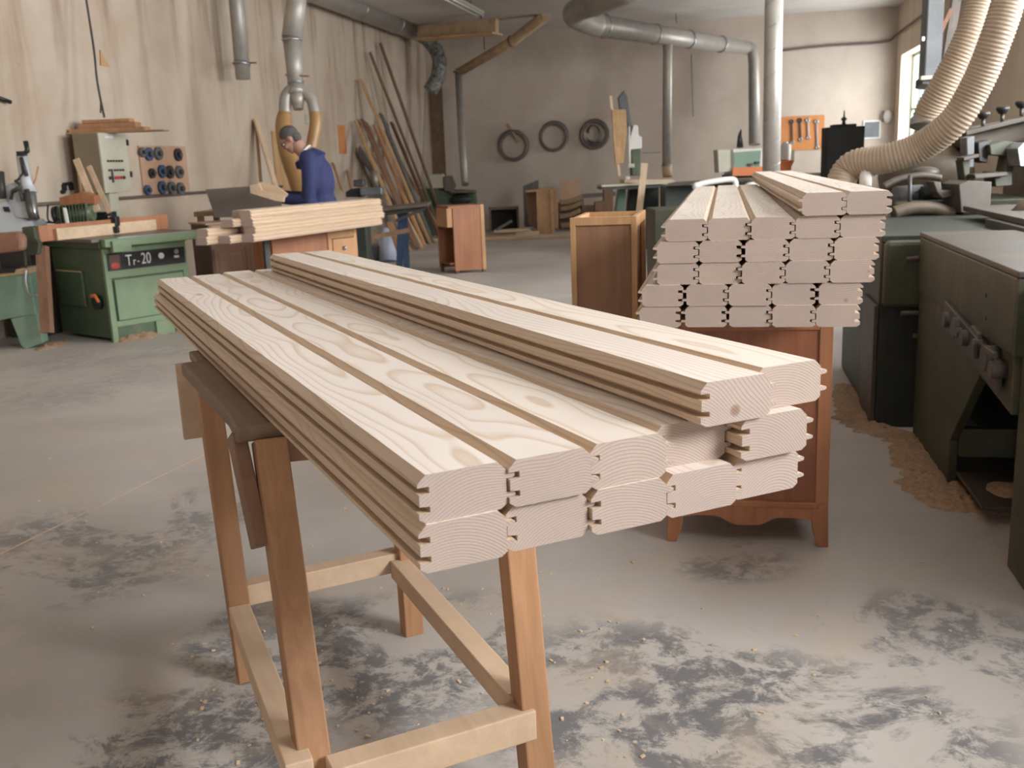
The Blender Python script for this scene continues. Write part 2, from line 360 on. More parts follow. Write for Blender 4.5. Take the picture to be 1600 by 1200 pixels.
def thing(name, label, cat, loc=(0, 0, 0), rz=0, group=None):
    o = bpy.data.objects.new(name, None); COL.objects.link(o); o.location = loc; o.rotation_euler = (0, 0, rz)
    o.empty_display_size = .1
    ROOTM[o.name] = Matrix.Translation(V(loc)) @ Matrix.Rotation(rz, 4, 'Z')
    o['label'] = label; o['category'] = cat
    if group: o['group'] = group
    return o
def tag(o, label, cat, group=None, kind=None):
    """top-level single mesh; its origin is moved to the middle of its foot"""
    if label: o['label'] = label; o['category'] = cat
    if group: o['group'] = group
    if kind: o['kind'] = kind
    me = o.data; xs = [v.co for v in me.vertices]
    c = V(((min(p.x for p in xs)+max(p.x for p in xs))/2, (min(p.y for p in xs)+max(p.y for p in xs))/2, min(p.z for p in xs)))
    if o.location.length == 0:
        me.transform(Matrix.Translation(-c)); o.location = c
        ROOTM[o.name] = Matrix.Translation(c)
    return o
def struct(name, mb, mats, parent=None, bevel=0):
    o = mb.build(name, mats, parent, bevel)
    if parent is None: o['kind'] = 'structure'
    return o
def smooth_path(pts, n=8):
    P = [V(p) for p in pts]; out = []
    for i in range(len(P)-1):
        p0 = P[max(i-1, 0)]; p1 = P[i]; p2 = P[i+1]; p3 = P[min(i+2, len(P)-1)]
        for k in range(n):
            t_ = k/n; out.append(.5*((2*p1)+(p2-p0)*t_+(2*p0-5*p1+4*p2-p3)*t_**2+(3*p1-p0-3*p2+p3)*t_**3))
    return out+[P[-1]]
# ------------------------------------------------------------------ the shell
def slab_with_holes(mb, axis, pos, thick, lo, hi, z0, z1, holes):
    """wall perpendicular to `axis` between lo..hi with rectangular holes (a0,a1,b0,b1)"""
    def put(a0, a1, b0, b1):
        if a1-a0 < 1e-4 or b1-b0 < 1e-4: return
        if axis == 'x': mb.bx(min(pos, pos+thick), max(pos, pos+thick), a0, a1, b0, b1)
        else: mb.bx(a0, a1, min(pos, pos+thick), max(pos, pos+thick), b0, b1)
    holes = sorted(holes); c = lo
    for a0, a1, b0, b1 in holes:
        put(c, a0, z0, z1); put(a0, a1, z0, b0); put(a0, a1, b1, z1); c = a1
    put(c, hi, z0, z1)
struct('floor', MB().bx(XL-.4, XR+.4, YR-.4, YB+.4, -.2, 0), 'concrete')
ja, jb = A(-80, 905, z=0), A(330, 705, z=0); ja.z = jb.z = .0006
struct('trim_1', MB().beam(ja, jb, .008, .0012, (1, 0, 0)), 'rail_pale')
struct('ceiling', MB().bx(XL-.4, XR+.4, YR-.4, YB+.4, ZC, ZC+.2), 'ceiling_paint')
struct('wall_left', MB().bx(XL-.3, XL, YR-.4, YB+.4, 0, ZC), 'plaster_left')
struct('wall_back', MB().bx(XL, XR, YB, YB+.3, 0, ZC), 'plaster_back')
mb = MB(); slab_with_holes(mb, 'x', XR, .32, YR, YB, 0, ZC, WIN); struct('wall_right', mb, 'plaster_right')
mb = MB(); slab_with_holes(mb, 'y', YR, -.32, XL, XR, 0, ZC, FILL_WIN); struct('wall_rear', mb, 'plaster_right')
for i, (a0, a1, b0, b1) in enumerate(WIN):
    w = thing('window_%d' % (i+1), None, None, (XR+.24, (a0+a1)/2, b0)); w['kind'] = 'structure'
    del w['label']; del w['category']
    mb = MB(); t_ = .05; x0, x1 = XR+.22, XR+.27
    mb.bx(x0, x1, a0, a1, b0, b0+t_).bx(x0, x1, a0, a1, b1-t_, b1).bx(x0, x1, a0, a0+t_, b0, b1).bx(x0, x1, a1-t_, a1, b0, b1)
    for q in (1/3, 2/3): mb.bx(x0, x1, a0+(a1-a0)*q-.02, a0+(a1-a0)*q+.02, b0, b1)
    mb.bx(x0, x1, a0, a1, (b0+b1)/2-.02, (b0+b1)/2+.02)
    mb.build('window_frame', 'green_mint', w); MB().bx(XR+.24, XR+.246, a0, a1, b0, b1).build('pane', 'glass', w)
    MB().bx(XR-.05, XR+.2, a0, a1, b0-.04, b0).build('window_sill', 'white', w)
for i, (a0, a1, b0, b1) in enumerate(FILL_WIN):
    w = thing('window_%d' % (i+5), None, None, ((a0+a1)/2, YR-.24, b0)); w['kind'] = 'structure'  # unseen rear window, added to go with the fill lamp
    del w['label']; del w['category']
    mb = MB(); t_ = .05; y0, y1 = YR-.27, YR-.22
    mb.bx(a0, a1, y0, y1, b0, b0+t_).bx(a0, a1, y0, y1, b1-t_, b1).bx(a0, a0+t_, y0, y1, b0, b1).bx(a1-t_, a1, y0, y1, b0, b1)
    mb.bx((a0+a1)/2-.02, (a0+a1)/2+.02, y0, y1, b0, b1)
    mb.build('window_frame', 'green_mint', w); MB().bx(a0, a1, YR-.246, YR-.24, b0, b1).build('pane', 'glass', w)

# ------------------------------------------------------------------ profiled planks
PW, PT = .1235, .0645            # pitch and thickness
def profile(flip=False):
    """end outline: grooves on the left (y=0), tongues on the right"""
    T = PT; c = .0115; W = PW-.0012; g = .0155; tg = .0125
    P = [(c*.8, 0), (0, c*.55), (0, .22*T), (g, .22*T), (g, .34*T), (.0015, .36*T), (.0015, .60*T), (g, .62*T), (g, .75*T), (0, .75*T), (0, T-c), (c, T)]
    Q = [(W-c, T), (W, T-c), (W, .745*T), (W+tg*.8, .735*T), (W+tg, .71*T), (W+tg, .66*T), (W+tg*.8, .635*T), (W, .625*T),
         (W, .335*T), (W+tg*.8, .325*T), (W+tg, .30*T), (W+tg, .255*T), (W+tg*.8, .235*T), (W, .225*T), (W, c*.55), (W-c*.8, 0)]
    P = P+Q
    if flip: P = [(PW-a, b_) for a, b_ in P]
    return list(reversed(P))
def plank(o, d, L, label, group, flip=False, tilt=0.0, roll_=0.0):
    """front bottom-left corner at o, running away along -d (d points to the viewer's end)"""
    d = V(d).normalized(); n_ = V((-d.y, d.x, 0)); mb = MB()
    # local axes: x backwards along the plank, y across, z up
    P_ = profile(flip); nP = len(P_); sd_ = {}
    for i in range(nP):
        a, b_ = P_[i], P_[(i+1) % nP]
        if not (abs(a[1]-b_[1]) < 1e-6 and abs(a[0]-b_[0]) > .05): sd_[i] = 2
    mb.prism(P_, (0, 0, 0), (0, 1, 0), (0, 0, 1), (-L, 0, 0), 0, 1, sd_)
    ob = mb.build('profiled_plank', ['planed', 'sawn_end', 'planed_edge_shaded'])
    ang = math.atan2(d.y, d.x)
    ob.location = o; ob.rotation_euler = (roll_, tilt, ang); ob['label'] = label; ob['category'] = 'plank'; ob['group'] = group
    return ob
# near pile. Local +x is towards the camera; local +y to the right of the pile
ZB = 1.004-2*PT
N0 = A(650.8, 744.4, z=1.004); Nfar = A(245, 437, z=1.004)
nd = (N0-Nfar); nd.z = 0; nd.normalize(); nn = V((-nd.y, nd.x, 0))
def NP(al, pe, z): return V((N0.x, N0.y, 0))+nd*al+nn*pe+V((0, 0, z))
rowname = ['bottom row', 'middle row']
posname = ['leftmost', 'second from the left', 'third from the left', 'fourth from the left', 'rightmost']
look = {(0, 0): ', grooved side facing left', (0, 4): ', tongues at the right', (1, 0): ', left edge open', (1, 1): ', top face open',
        (1, 2): ', top face open', (1, 3): ', end set back', (1, 4): ', tongues at the right'}
near = [  # row, column, front offset, sideways, length
    (0, 0, .004, -.004, 2.98), (0, 1, -.005, .122, 2.95), (0, 2, .002, .247, 2.93), (0, 3, .000, .371, 2.95), (0, 4, -.012, .497, 2.9),
    (1, 0, .000, .000, 2.84), (1, 1, .004, .1245, 2.86), (1, 2, -.001, .2485, 2.90), (1, 3, -.030, .3725, 2.86), (1, 4, .004, .4985, 2.84)]
for r_, c_, al, pe, L_ in near:
    ex = look.get((r_, c_), '')
    plank(NP(al, pe, ZB+r_*PT), nd, L_, '%s plank, %s of near pile%s' % (posname[c_], rowname[r_], ex), 'profiled planks of the near pile')
TR = math.radians(-.15)
plank(NP(.012, .421, ZB+2*PT+.0005), nd, 2.80, 'left plank of the pair lying on top of the near pile', 'profiled planks of the near pile')
plank(NP(-.020, .545, ZB+2*PT+.0005), nd, 2.76, 'right plank of the pair lying on top of the near pile', 'profiled planks of the near pile')

# the trestle under it
st = NP(-1.1, .2, 0)
tr = thing('trestle', 'tall wooden work trestle with four legs carrying the near pile of planks', 'trestle', st, math.atan2(nd.y, nd.x))
def tb(name, pts, m, bev=.003):
    mb = MB()
    for a, b_, w, h, sd in pts: mb.beam(a, b_, w, h, sd)
    return mb.build(name, m, tr, bev)
zt = ZB-.0005
mb = MB(); mb.prism([(-.90, -.072), (-1.05, -.062), (-1.72, -.072), (-1.72, .62), (-.90, .62)], V((N0.x, N0.y, zt-.036)), nd, nn, (0, 0, .036)); mb.build('top_board', 'bench_board', tr, .006)
mb = MB(); mb.prism([(-1.72, -.03), (-1.90, -.025), (-1.90, .6), (-1.72, .6)], V((N0.x, N0.y, zt-.026)), nd, nn, (0, 0, .026)); mb.build('rear_board', 'bench_board', tr, .004)
LG = dict(LF=((-.60, -.028), (-.905, -.005)), RF=((-.60, .443), (-.68, .435)), LB=((-1.505, -.012), (-1.55, -.030)), RB=((-1.54, .487), (-1.50, .47)))
LW = .066
for k, ((a0, p0), (a1, p1)) in LG.items():
    o_ = tb('leg', [(NP(a0, p0, 0), NP(a1, p1, zt-.037), LW if k[1] == 'F' else .058, .055, nn)], 'leg_beech', .004)
# stretchers
tb('stretcher', [(NP(-1.46, -.022, .215), NP(-.625, -.060, .235), .055, .055, nn)], 'rail_pale')
tb('stretcher', [(NP(-1.52, .455, .225), NP(-.64, .425, .235), .055, .055, nn)], 'rail_pale')
tb('stretcher', [(NP(-1.54, .01, .24), NP(-1.55, .47, .24), .055, .06, nd)], 'rail_pale')
tb('stretcher', [(NP(-.615, -.005, .215), NP(-.615, .435, .215), .06, .068, nd)], 'rail_pale')
o_ = tb('cleat', [(A(299, 566, z=zt-.02), V((A(299, 566, z=zt-.02).x, A(299, 566, z=zt-.02).y, .63)), .022, .09, nd)], 'rail_pale')
tb('brace', [(NP(-.96, -.062, zt-.03), NP(-.86, -.052, .625), .030, .075, nn)], 'leg_dark')
tb('crossbar', [(NP(-.90, .02, zt-.062), NP(-.80, .45, zt-.062), .03, .05, nd)], 'leg_dark')

# ------------------------------------------------------------------ far pile and the cabinets that carry it
FY = 3.0; FZ = .874
rows = [  # bottom to top: pixel x of each plank's left body edge, and front offset
    ([999, 1070, 1139, 1204, 1268], 'lowest row', 496), ([1003, 1072, 1138, 1206, 1279], 'second row from the bottom', 465),
    ([1026, 1091, 1155, 1219, 1286], 'middle row', 430), ([1026, 1089, 1164, 1233, 1303], 'second row from the top', 395), ([1039, 1104, 1170, 1236, 1305], 'upper full row', 360)]
for r_, (xs, rn, yy) in enumerate(rows):
    lastx = -9
    for c_, px in enumerate(xs):
        x = A(px, yy, y=FY).x; x = max(x, lastx+PW+.0008); lastx = x
        # tongues to the left here, grooves to the right
        plank((x+0, FY+random.uniform(-.006, .006)+(0 if c_ else .0), FZ+r_*PT), (0, -1, 0), 3.1+random.uniform(0, .12),
              '%s plank, %s of far pile' % (posname[c_], rn), 'profiled planks of the far pile', flip=True)
for px, nm in ((1253, 'left'), (1320, 'right')):
    x = A(px, 330, y=2.99).x + (.0 if nm == 'left' else .004)
    t_ = plank((x, 2.99, FZ+5*PT+.0005), (0.012, -1, 0), 3.6, '%s plank of the pair lying on top of the far pile, slightly askew' % nm, 'profiled planks of the far pile', flip=True)
def cherry_cabinet(x0, x1, y0, y1, z1, label):
    c = thing('cabinet', label, 'cabinet', ((x0+x1)/2, (y0+y1)/2, 0))
    s_ = .045; zb = .13
    MB().bx(x0+.012, x1-.012, y0+.014, y1, zb, z1-.02).build('body', 'cherry', c)
    MB().bx(x0, x1, y0-.004, y1+.004, z1-.022, z1).build('top', 'cherry', c, .003)
    mb = MB(); mb.bx(x0, x0+s_, y0, y0+.03, .075, z1-.022).bx(x1-s_, x1, y0, y0+.03, .075, z1-.022).bx(x0+s_, x1-s_, y0, y0+.022, z1-.09, z1-.022); mb.build('face_frame', 'cherry_light', c, .003)
    MB().bx(x0+s_, x1-s_, y0+.008, y0+.013, zb+.03, z1-.09).build('panel', 'cherry', c)
    MB().bx(x0+s_-.008, x1-s_+.012, y0-.006, y0+.02, zb+.012, zb+.036).build('moulding', 'cherry_light', c, .004)
    W = x1-x0; P = [(0, .155)]
    for i in range(0, 25):
        u = i/24; e = abs(u-.5)*2
        z = .118-.032*(math.cos(min(1, max(0, (e-.15)/.35))*math.pi)*.5+.5) if e < .5 else .118-.03*max(0, math.sin((e-.5)/.5*math.pi*.5)-.75)
        P.append((.05+(W-.1)*u, .10 if False else z-.012))
    P.append((W, .155))
    MB().prism(P, (x0, y0-.0015, 0), (1, 0, 0), (0, 0, 1), (0, .022, 0)).build('apron', 'cherry_light', c)
    for (fx, sx) in ((x0, 1), (x1, -1)):
        for fy in (y0-.003, y1-.045):
            pr = [(-.004, 0), (.030, 0), (.050, .05), (.056, .10), (.056, .155), (0, .155)]
            MB().prism([(a*sx, b_) for a, b_ in pr], (fx, fy, 0), (1, 0, 0), (0, 0, 1), (0, .05, 0)).build('foot', 'cherry_light', c, .003)
    return c
cy = A(1290, 855, z=0)
cherry_cabinet(cy.x-.555, cy.x+.005, cy.y, cy.y+.45, FZ-.001, 'reddish brown cabinet with a scalloped apron carrying the front of the far pile')
cherry_cabinet(cy.x-.555, cy.x+.005, 5.0, 5.45, FZ-.001, 'reddish brown cabinet under the back end of the far pile')
# narrow unfinished carcass left of the far pile
x0 = A(890, 340, y=3.95).x; x1 = A(997, 337, y=3.95).x-.006; z1 = A(943, 339, y=3.95).z
c = thing('carcass', 'tall narrow wooden carcass with dark veneered panel and open right side', 'cabinet', ((x0+x1)/2, 4.15, 0))
y0, y1 = 3.95, 4.42; s_ = .022
mb = MB(); mb.bx(x0, x0+s_, y0, y0+.022, 0, z1).bx(x1-s_, x1, y0, y0+.022, 0, z1).bx(x0+s_, x1-s_, y0, y0+.022, z1-.032, z1).bx(x0+s_, x1-s_, y0, y0+.022, .05, .09)
mb.build('front_frame', 'honey', c, .002)
MB().bx(x0+s_, x1-s_, y0+.010, y0+.018, .09, z1-.032).build('panel', 'walnut_panel', c)
mb = MB(); mb.bx(x1-.02, x1, y0+.022, y0+.03, 0, z1).bx(x1-.02, x1, y1-.03, y1, 0, z1).bx(x1-.02, x1, y0+.03, y1-.03, z1-.04, z1).bx(x1-.02, x1, y0+.03, y1-.03, .04, .08); mb.build('side_frame', 'cabinet_edge', c, .002)
MB().bx(x0+.002, x0+.02, y0+.022, y1, .03, z1-.004).build('side_panel', 'cabinet_edge', c)
MB().bx(x0+.02, x1-.02, y1-.014, y1-.004, .03, z1-.004).build('back_panel', 'honey', c)
MB().bx(x0+.02, x1-.02, y0+.024, y1-.014, z1-.06, z1-.045).build('inner_shelf', 'honey', c)
MB().bx(x1-.030, x1-.022, y0+.03, y1-.03, .08, z1-.04).build('inner_panel', 'walnut_panel', c)
# ================================================================== LEFT SIDE
def one(name, mb, mats, label, cat, group=None, bevel=0):
    return tag(mb.build(name, mats, None, bevel), label, cat, group)
# --- green table saw with the lettered control panel
C0 = A(178, 536, z=0); rzs = math.radians(90-26.9)      # local +x runs along the light green face
s = thing('table_saw', 'green table saw with a black lettered control panel and pale fence', 'saw', (C0.x, C0.y, 0), rzs)
def SB(name, f, mats, par=s, bev=0):
    mb = MB(); f(mb); return mb.build(name, mats, par, bev, world=False)
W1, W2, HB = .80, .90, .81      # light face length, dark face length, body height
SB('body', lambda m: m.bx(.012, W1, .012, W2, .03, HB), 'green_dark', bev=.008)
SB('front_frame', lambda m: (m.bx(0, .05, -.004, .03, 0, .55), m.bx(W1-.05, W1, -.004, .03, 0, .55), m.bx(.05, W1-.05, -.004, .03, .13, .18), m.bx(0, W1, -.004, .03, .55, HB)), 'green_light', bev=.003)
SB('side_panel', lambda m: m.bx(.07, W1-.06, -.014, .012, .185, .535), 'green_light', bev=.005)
fo = SB('foot_block', lambda m: m.bx(.42, .60, -.004, .06, 0, .13), 'green_light')
dr = SB('access_door', lambda m: m.bx(-.010, .012, .38, .80, .29, .60), 'green_dark', bev=.008); SB('door_edge', lambda m: m.bx(-.018, -.009, .38, .80, .595, .607), 'dust_tan', dr)
kn = SB('switch', lambda m: m.cyl((.014, .17, .345), (-.03, .17, .345), .062, n=24), 'black')
SB('lever', lambda m: (m.beam((-.035, .215, .40), (-.035, .15, .41), .02, .028, (1, 0, 0)), m.beam((-.035, .15, .41), (-.035, .10, .355), .02, .022, (1, 0, 0))), 'orange', kn, .004)
SB('panel_plate', lambda m: m.bx(.03, W1-.02, -.012, -.003, .615, .76), 'black', bev=.003)
bd = SB('badge', lambda m: m.bx(.05, .145, -.0135, -.010, .625, .75), 'old_brown')
SB('badge_mark', lambda m: m.ell((.098, -.014, .655), (.038, .003, .026)), 'red', bd)
SB('dial', lambda m: m.cyl((.535, -.012, .70), (.535, -.026, .70), .027, n=24), 'white')
SB('button', lambda m: m.cyl((.69, -.012, .722), (.69, -.024, .722), .022, n=20), 'steel')
SB('button', lambda m: m.box((.69, -.016, .678), (.05, .01, .022)), 'white', bev=.004)
def lettering(body, size, par, loc, mat_, sx=1, extr=.002, rot=(math.radians(90), 0, 0), name='lettering'):
    cu_ = bpy.data.curves.new('text', 'FONT'); cu_.body = body; cu_.size = size; cu_.extrude = extr; cu_.align_x = 'LEFT'
    to = bpy.data.objects.new('text', cu_); COL.objects.link(to); bpy.context.view_layer.update()
    me = bpy.data.meshes.new_from_object(to); bpy.data.objects.remove(to); me.materials.clear(); me.materials.append(MATS[mat_])
    o = bpy.data.objects.new(name, me); COL.objects.link(o); o.parent = par; o.location = loc; o.rotation_euler = rot; o.scale = (sx, 1, 1); return o
lettering('T', .135, s, (.195, -.014, .645), 'white', .75); lettering('r', .10, s, (.262, -.014, .645), 'white', .75)
lettering('-', .10, s, (.302, -.014, .65), 'white', .8); lettering('20', .135, s, (.342, -.014, .648), 'white', .72)
SB('under_frame', lambda m: m.bx(-.03, W1+.02, -.01, W2+.15, HB, HB+.055), 'green_dark', bev=.006)
SB('table_top', lambda m: m.bx(-.10, W1+.16, -.03, W2+.22, HB+.055, HB+.085), 'steel_dusty', bev=.004)
SB('slide_rail', lambda m: m.bx(-.02, 1.25, -.10, -.03, HB+.01, HB+.08), 'green_light', bev=.006)
SB('rail_strip', lambda m: m.bx(.10, 1.15, -.104, -.09, HB+.08, HB+.088), 'steel')
SB('bracket', lambda m: m.bx(.03, .20, -.13, -.08, HB-.035, HB+.06), 'green_light', bev=.005)
zt_s = HB+.085
def SP(px, py, z): return A(px, py, z=z)
# wooden fence and the pale board clamped to it
a_ = A(66, 378, z=.898); b_ = A(264, 357, z=.898)
dv = (b_-a_); dv.z = 0; Lf = dv.length; dv.normalize(); nv = V((-dv.y, dv.x, 0))
if nv.dot(fw) < 0: nv = -nv
def fencebox(mb, u0, u1, n0, n1, z0, z1): mb.prism([(u0, z0), (u1, z0), (u1, z1), (u0, z1)], V((a_.x, a_.y, 0))+nv*n0, dv, (0, 0, 1), nv*(n1-n0))
mb = MB(); fencebox(mb, 0, Lf+.02, .02, .05, .897, 1.03); one('fence_board', mb, 'cherry_light', 'long reddish wooden fence board standing on the green table saw', 'board', bevel=.003)
mb = MB(); fencebox(mb, .15, Lf-.17, -.012, .018, .897, .995); one('board', mb, 'pale_pine', 'pale board clamped in front of the reddish fence on the green table saw', 'board', bevel=.003)
lo_, hi_ = 0., Lf
for _ in range(30):
    mi_ = (lo_+hi_)/2; q_ = a_+dv*mi_
    if PJ(q_)[0] < 181: lo_ = mi_
    else: hi_ = mi_
cl = a_+dv*lo_; cld = (cl-EYE).dot(fw)
t_ = thing('clamp', 'black clamp holding the pale board to the saw fence', 'clamp', (cl.x, cl.y, .97))
MB().box(A(179, 346, d=cld), (.07, .07, .09)).build('jaw', 'black', t_, .01); MB().box(A(180, 359, d=cld-.03), (.07, .04, .06)).build('pad', 'black', t_, .01)
MB().beam(A(168, 330, d=cld+.06), A(181, 366, d=cld-.02), .02, .03, rt).build('bar', 'white', t_)
q_ = A(163, 331, d=8.95); one('black_block', MB().box((q_.x, q_.y, (.897+q_.z)/2), (.17, .14, q_.z-.897), rz=yaw), 'black', 'black block behind the saw fence under the leaning strips', 'block', bevel=.01)
# strips of wood leaning on the saw
for (p0, p1, w, dd, lb) in (((119, 249), (152, 330), .058, 8.75, 'long pale strip leaning on the table saw, nearest the grey clamps'), ((139, 260), (171, 332), .045, 8.85, 'shorter pale strip leaning beside the control cabinet'),
                            ((122, 252), (128, 325), .02, 9.0, 'thin dark lath standing behind the longer leaning strip')):
    mb = MB(); mb.beam(A(*p0, d=dd+.15), A(*p1, d=dd), w, .02, rt); one('wood_strip', mb, 'pale_pine_z' if w > .03 else 'oak_z', lb, 'wood strip', 'leaning strips on the saw', .002)
# motor with a wooden block on top
mc = A(120, 336, d=8.75); t_ = thing('motor', 'dark green electric motor lying behind the saw fence', 'motor', (mc.x, mc.y, mc.z-.09))
MB().cyl(A(92, 336, d=8.75), A(146, 332, d=8.75), .07, n=24).build('housing', 'green_dark', t_); MB().cyl(A(86, 337, d=8.75), A(92, 336, d=8.75), .08, n=24).build('end_cap', 'black', t_)
mb = MB()
for q in range(9): mb.box(A(100+q*5, 335-q*.5, d=8.75)+V((0, 0, 0)), (.006, .16, .16), rz=yaw)
mb.build('fins', 'green_dark', t_)
MB().box(A(118, 351, d=8.78), (.28, .14, .10), rz=yaw).build('base', 'iron', t_)
one('wood_block', MB().prism([(-.17, 0), (.14, 0), (.14, .07), (.05, .11), (-.17, .07)], A(124, 320, d=8.7), rt, (0, 0, 1), hf*.12), 'cherry_light', 'reddish wooden block lying on the green motor', 'block', bevel=.004)
one('steel_upright', MB().beam(A(101, 325, d=8.6), A(106, 350, d=8.6), .02, .03, rt), 'white', 'short white upright bar in front of the green motor', 'bar')
# control cabinet on its post
K = A(163, 302, d=9.9); kt = ZAT(163, 207, K)
kx, ky = K.x, K.y
t_ = thing('control_cabinet', 'beige electrical control cabinet with rows of buttons on a grey post', 'cabinet', (kx-.12, ky+.2, 0))
wk = .56; dk = .26
rzk = math.radians(6)
I_ = Matrix.Translation((kx, ky, 0)) @ Matrix.Rotation(rzk, 4, 'Z')
def KB(name, f, m, bev=0, par=t_):
    mb = MB(); f(mb); mb.v = [I_ @ p for p in mb.v]; return mb.build(name, m, par, bev)
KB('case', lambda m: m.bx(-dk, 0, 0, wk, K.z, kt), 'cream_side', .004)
dr = KB('door', lambda m: m.bx(0, .018, .0, wk, K.z, kt), 'cream', .004)
hh = kt-K.z
for row, (zz, cols) in enumerate(((.58, range(6)), (.40, (0, 2, 3, 4, 5)), (.25, (0, 2, 3, 4, 5)))):
    for c_ in cols:
        kk = KB('button', lambda m: m.cyl((.016, .11+c_*.058, K.z+hh*zz*.86+.02), (.034, .11+c_*.058, K.z+hh*zz*.86+.02), .011 if row < 2 else .017, n=12), 'red' if row == 2 and c_ in (2, 3, 4) else 'black', 0, dr)
KB('rotary_switch', lambda m: m.bx(.018, .034, .152, .172, K.z+hh*.17, K.z+hh*.40), 'iron', .002, dr)
KB('name_plate', lambda m: m.bx(.018, .021, .12, .28, kt-.05, kt-.025), 'white', 0, dr)
for zz in (.30*hh, .85*hh): KB('hinge', lambda m: m.bx(.01, .03, wk-.01, wk+.025, K.z+zz-.03, K.z+zz+.03), 'black', 0, dr)
KB('post', lambda m: m.bx(-.16, -.02, .14, .32, 0, K.z), 'cream', .006)
# offcuts piled on the cabinet
off = [((158, 205), 1.05, .20, .012, 'long thin board lying flat across the top of the control cabinet'), ((163, 199), .66, .2, .03, 'pale offcut lying on the thin board above the control cabinet'),
       ((163, 191), .50, .16, .045, 'thicker offcut in the small pile above the control cabinet'), ((160, 183), .42, .13, .03, 'rounded offcut, topmost of the pile on the control cabinet')]
zc = kt+.002
for (px, py), w, dp, h, lb in off:
    c_ = A(px, py, d=9.9); mb = MB(); mb.box((c_.x-.02, c_.y+.12, zc+h/2), (w*1.15, dp, h*1.15), rz=yaw); zc += h*1.15+.001
    one('offcut', mb, 'leg_beech' if h > .02 else 'oak_z', lb, 'offcut', 'offcuts on the control cabinet', .006)
pth = smooth_path([A(130, -30, d=9.9), A(138, 20, d=9.9), A(147, 80, d=9.9), A(151, 120, d=9.9), A(156, 150, d=9.9), A(163, 183, d=9.85)], 6)
one('cable', MB().tube(pth, .011, 8), 'iron', 'dark cable hanging from above down to the control cabinet', 'cable')
pth = smooth_path([A(151, 120, d=9.92), A(157, 155, d=9.92), A(157, 176, d=9.9)], 5)
one('cable', MB().tube(pth, .008, 8), 'iron', 'short thin cable beside the hanging cable, ending on the offcuts', 'cable')
# board of cutter discs on the wall
XW = XL+.012
def onwall(px, py): return A(px, py, x=XL)
p0, p1, p2, p3 = onwall(214, 227), onwall(279, 229), onwall(285, 307), onwall(221, 309)
mb = MB(); ya, yb = p0.y, p1.y; za, zb_ = (p2.z+p3.z)/2, (p0.z+p1.z)/2
mb.bx(XL+.002, XL+.02, ya, yb+.12, za, zb_); one('tool_board', mb, 'board_tan', 'tan board on the left wall hung with round saw cutters', 'board')
discs = [(218, 238, 'g'), (228, 241, 'b'), (243, 240, 'g'), (274, 242, 'k'), (233, 271, 'k'), (249, 268, 'b'), (261, 269, 'k'), (276, 269, 'g'), (226, 297, 'b'), (249, 293, 'b'), (264, 294, 'g'), (278, 295, 'g')]
dl = ['leftmost cutter of the top row', 'blue cutter of the top row next to the leftmost', 'grey ribbed cutter in the middle of the top row', 'square dark cutter at the right of the top row',
      'small dark green cutter at the left of the middle row', 'blue cutter of the middle row', 'dark cutter with a black hub in the middle row', 'grey cutter at the right end of the middle row',
      'small blue-grey cutter at the left of the bottom row', 'deep blue cutter of the bottom row', 'pale grey cutter of the bottom row', 'large grey cutter at the right end of the bottom row']
for (px, py, k), lb in zip(discs, dl):
    c_ = onwall(px, py); r_ = .075 if px not in (233, 226, 218) else .055
    t_ = thing('cutter', lb+' on the tan board', 'cutter', (XL+.02, c_.y, c_.z-r_), 0, 'cutters on the tan board')
    MB().cyl((XL+.02, c_.y, c_.z), (XL+.055, c_.y, c_.z), r_, n=24).build('disc', {'b': 'disc_blue', 'g': 'disc_grey', 'k': 'black'}[k], t_)
    MB().cyl((XL+.055, c_.y, c_.z), (XL+.085, c_.y, c_.z), r_*.4, n=16).build('hub', 'iron', t_)
t0 = onwall(155, 78); t1 = onwall(169, 104); t2 = onwall(156, 104)
mb = MB(); mb.prism([(t0.y, t0.z), (t1.y, t1.z), (t2.y, t1.z)], (XL, 0, 0), (0, 1, 0), (0, 0, 1), (.015, 0, 0)); one('set_square', mb, 'honey', 'small wooden triangle hanging high on the left wall', 'triangle')
c_ = onwall(534, 218); mb = MB(); mb.bx(XL, XL+.015, c_.y-.16, c_.y+.16, c_.z-.24, c_.z+.24); one('plaque', mb, 'orange_board', 'small orange-brown wooden plaque on the left wall right of the person', 'plaque')
mb = MB(); mb.tube([(XL+.03, 5.5, 1.17), (XL+.03, 14, 1.17)], .018, 8); o = one('wall_conduit', mb, 'steel_dusty', 'thin grey conduit running low along the left wall', 'conduit')
mb = MB(); mb.tube([onwall(-10, 152)+V((.03, 0, 0)), onwall(9, 160)+V((.05, 0, 0))], .02, 8); one('wall_hook', mb, 'black', 'small dark hook on the left wall at the picture edge', 'hook')
# pale boring machine at the far left
d_ = 8.7
t_ = thing('boring_machine', 'pale blue-white machine with a crank handle and clamps at the left edge', 'machine', A(25, 360, d=d_))
def PP(*pts, d=d_): return [A(x, y, d=d) for x, y in pts]
def plate(mb, pts, d, th): 
    O = A(*pts[0], d=d); P = [((A(x, y, d=d)-O).dot(cr), (A(x, y, d=d)-O).dot(cu)) for x, y in pts]; mb.prism(P, O, cr, cu, hf*th)
mb = MB(); plate(mb, [(-4, 316), (8, 312), (14, 322), (24, 340), (48, 345), (52, 352), (50, 361), (4, 366), (-4, 365)], d_, .28); mb.build('base', 'white_blue', t_, .012); q_ = A(18, 366, d=d_+.2); MB().bx(q_.x-.12, q_.x+.2, q_.y-.05, q_.y+.25, 0, q_.z+.01).build('stand', 'iron', t_)
mb = MB(); plate(mb, [(4, 323), (13, 323), (16, 331), (7, 331)], d_-.012, .01); mb.build('slot', 'black', t_)
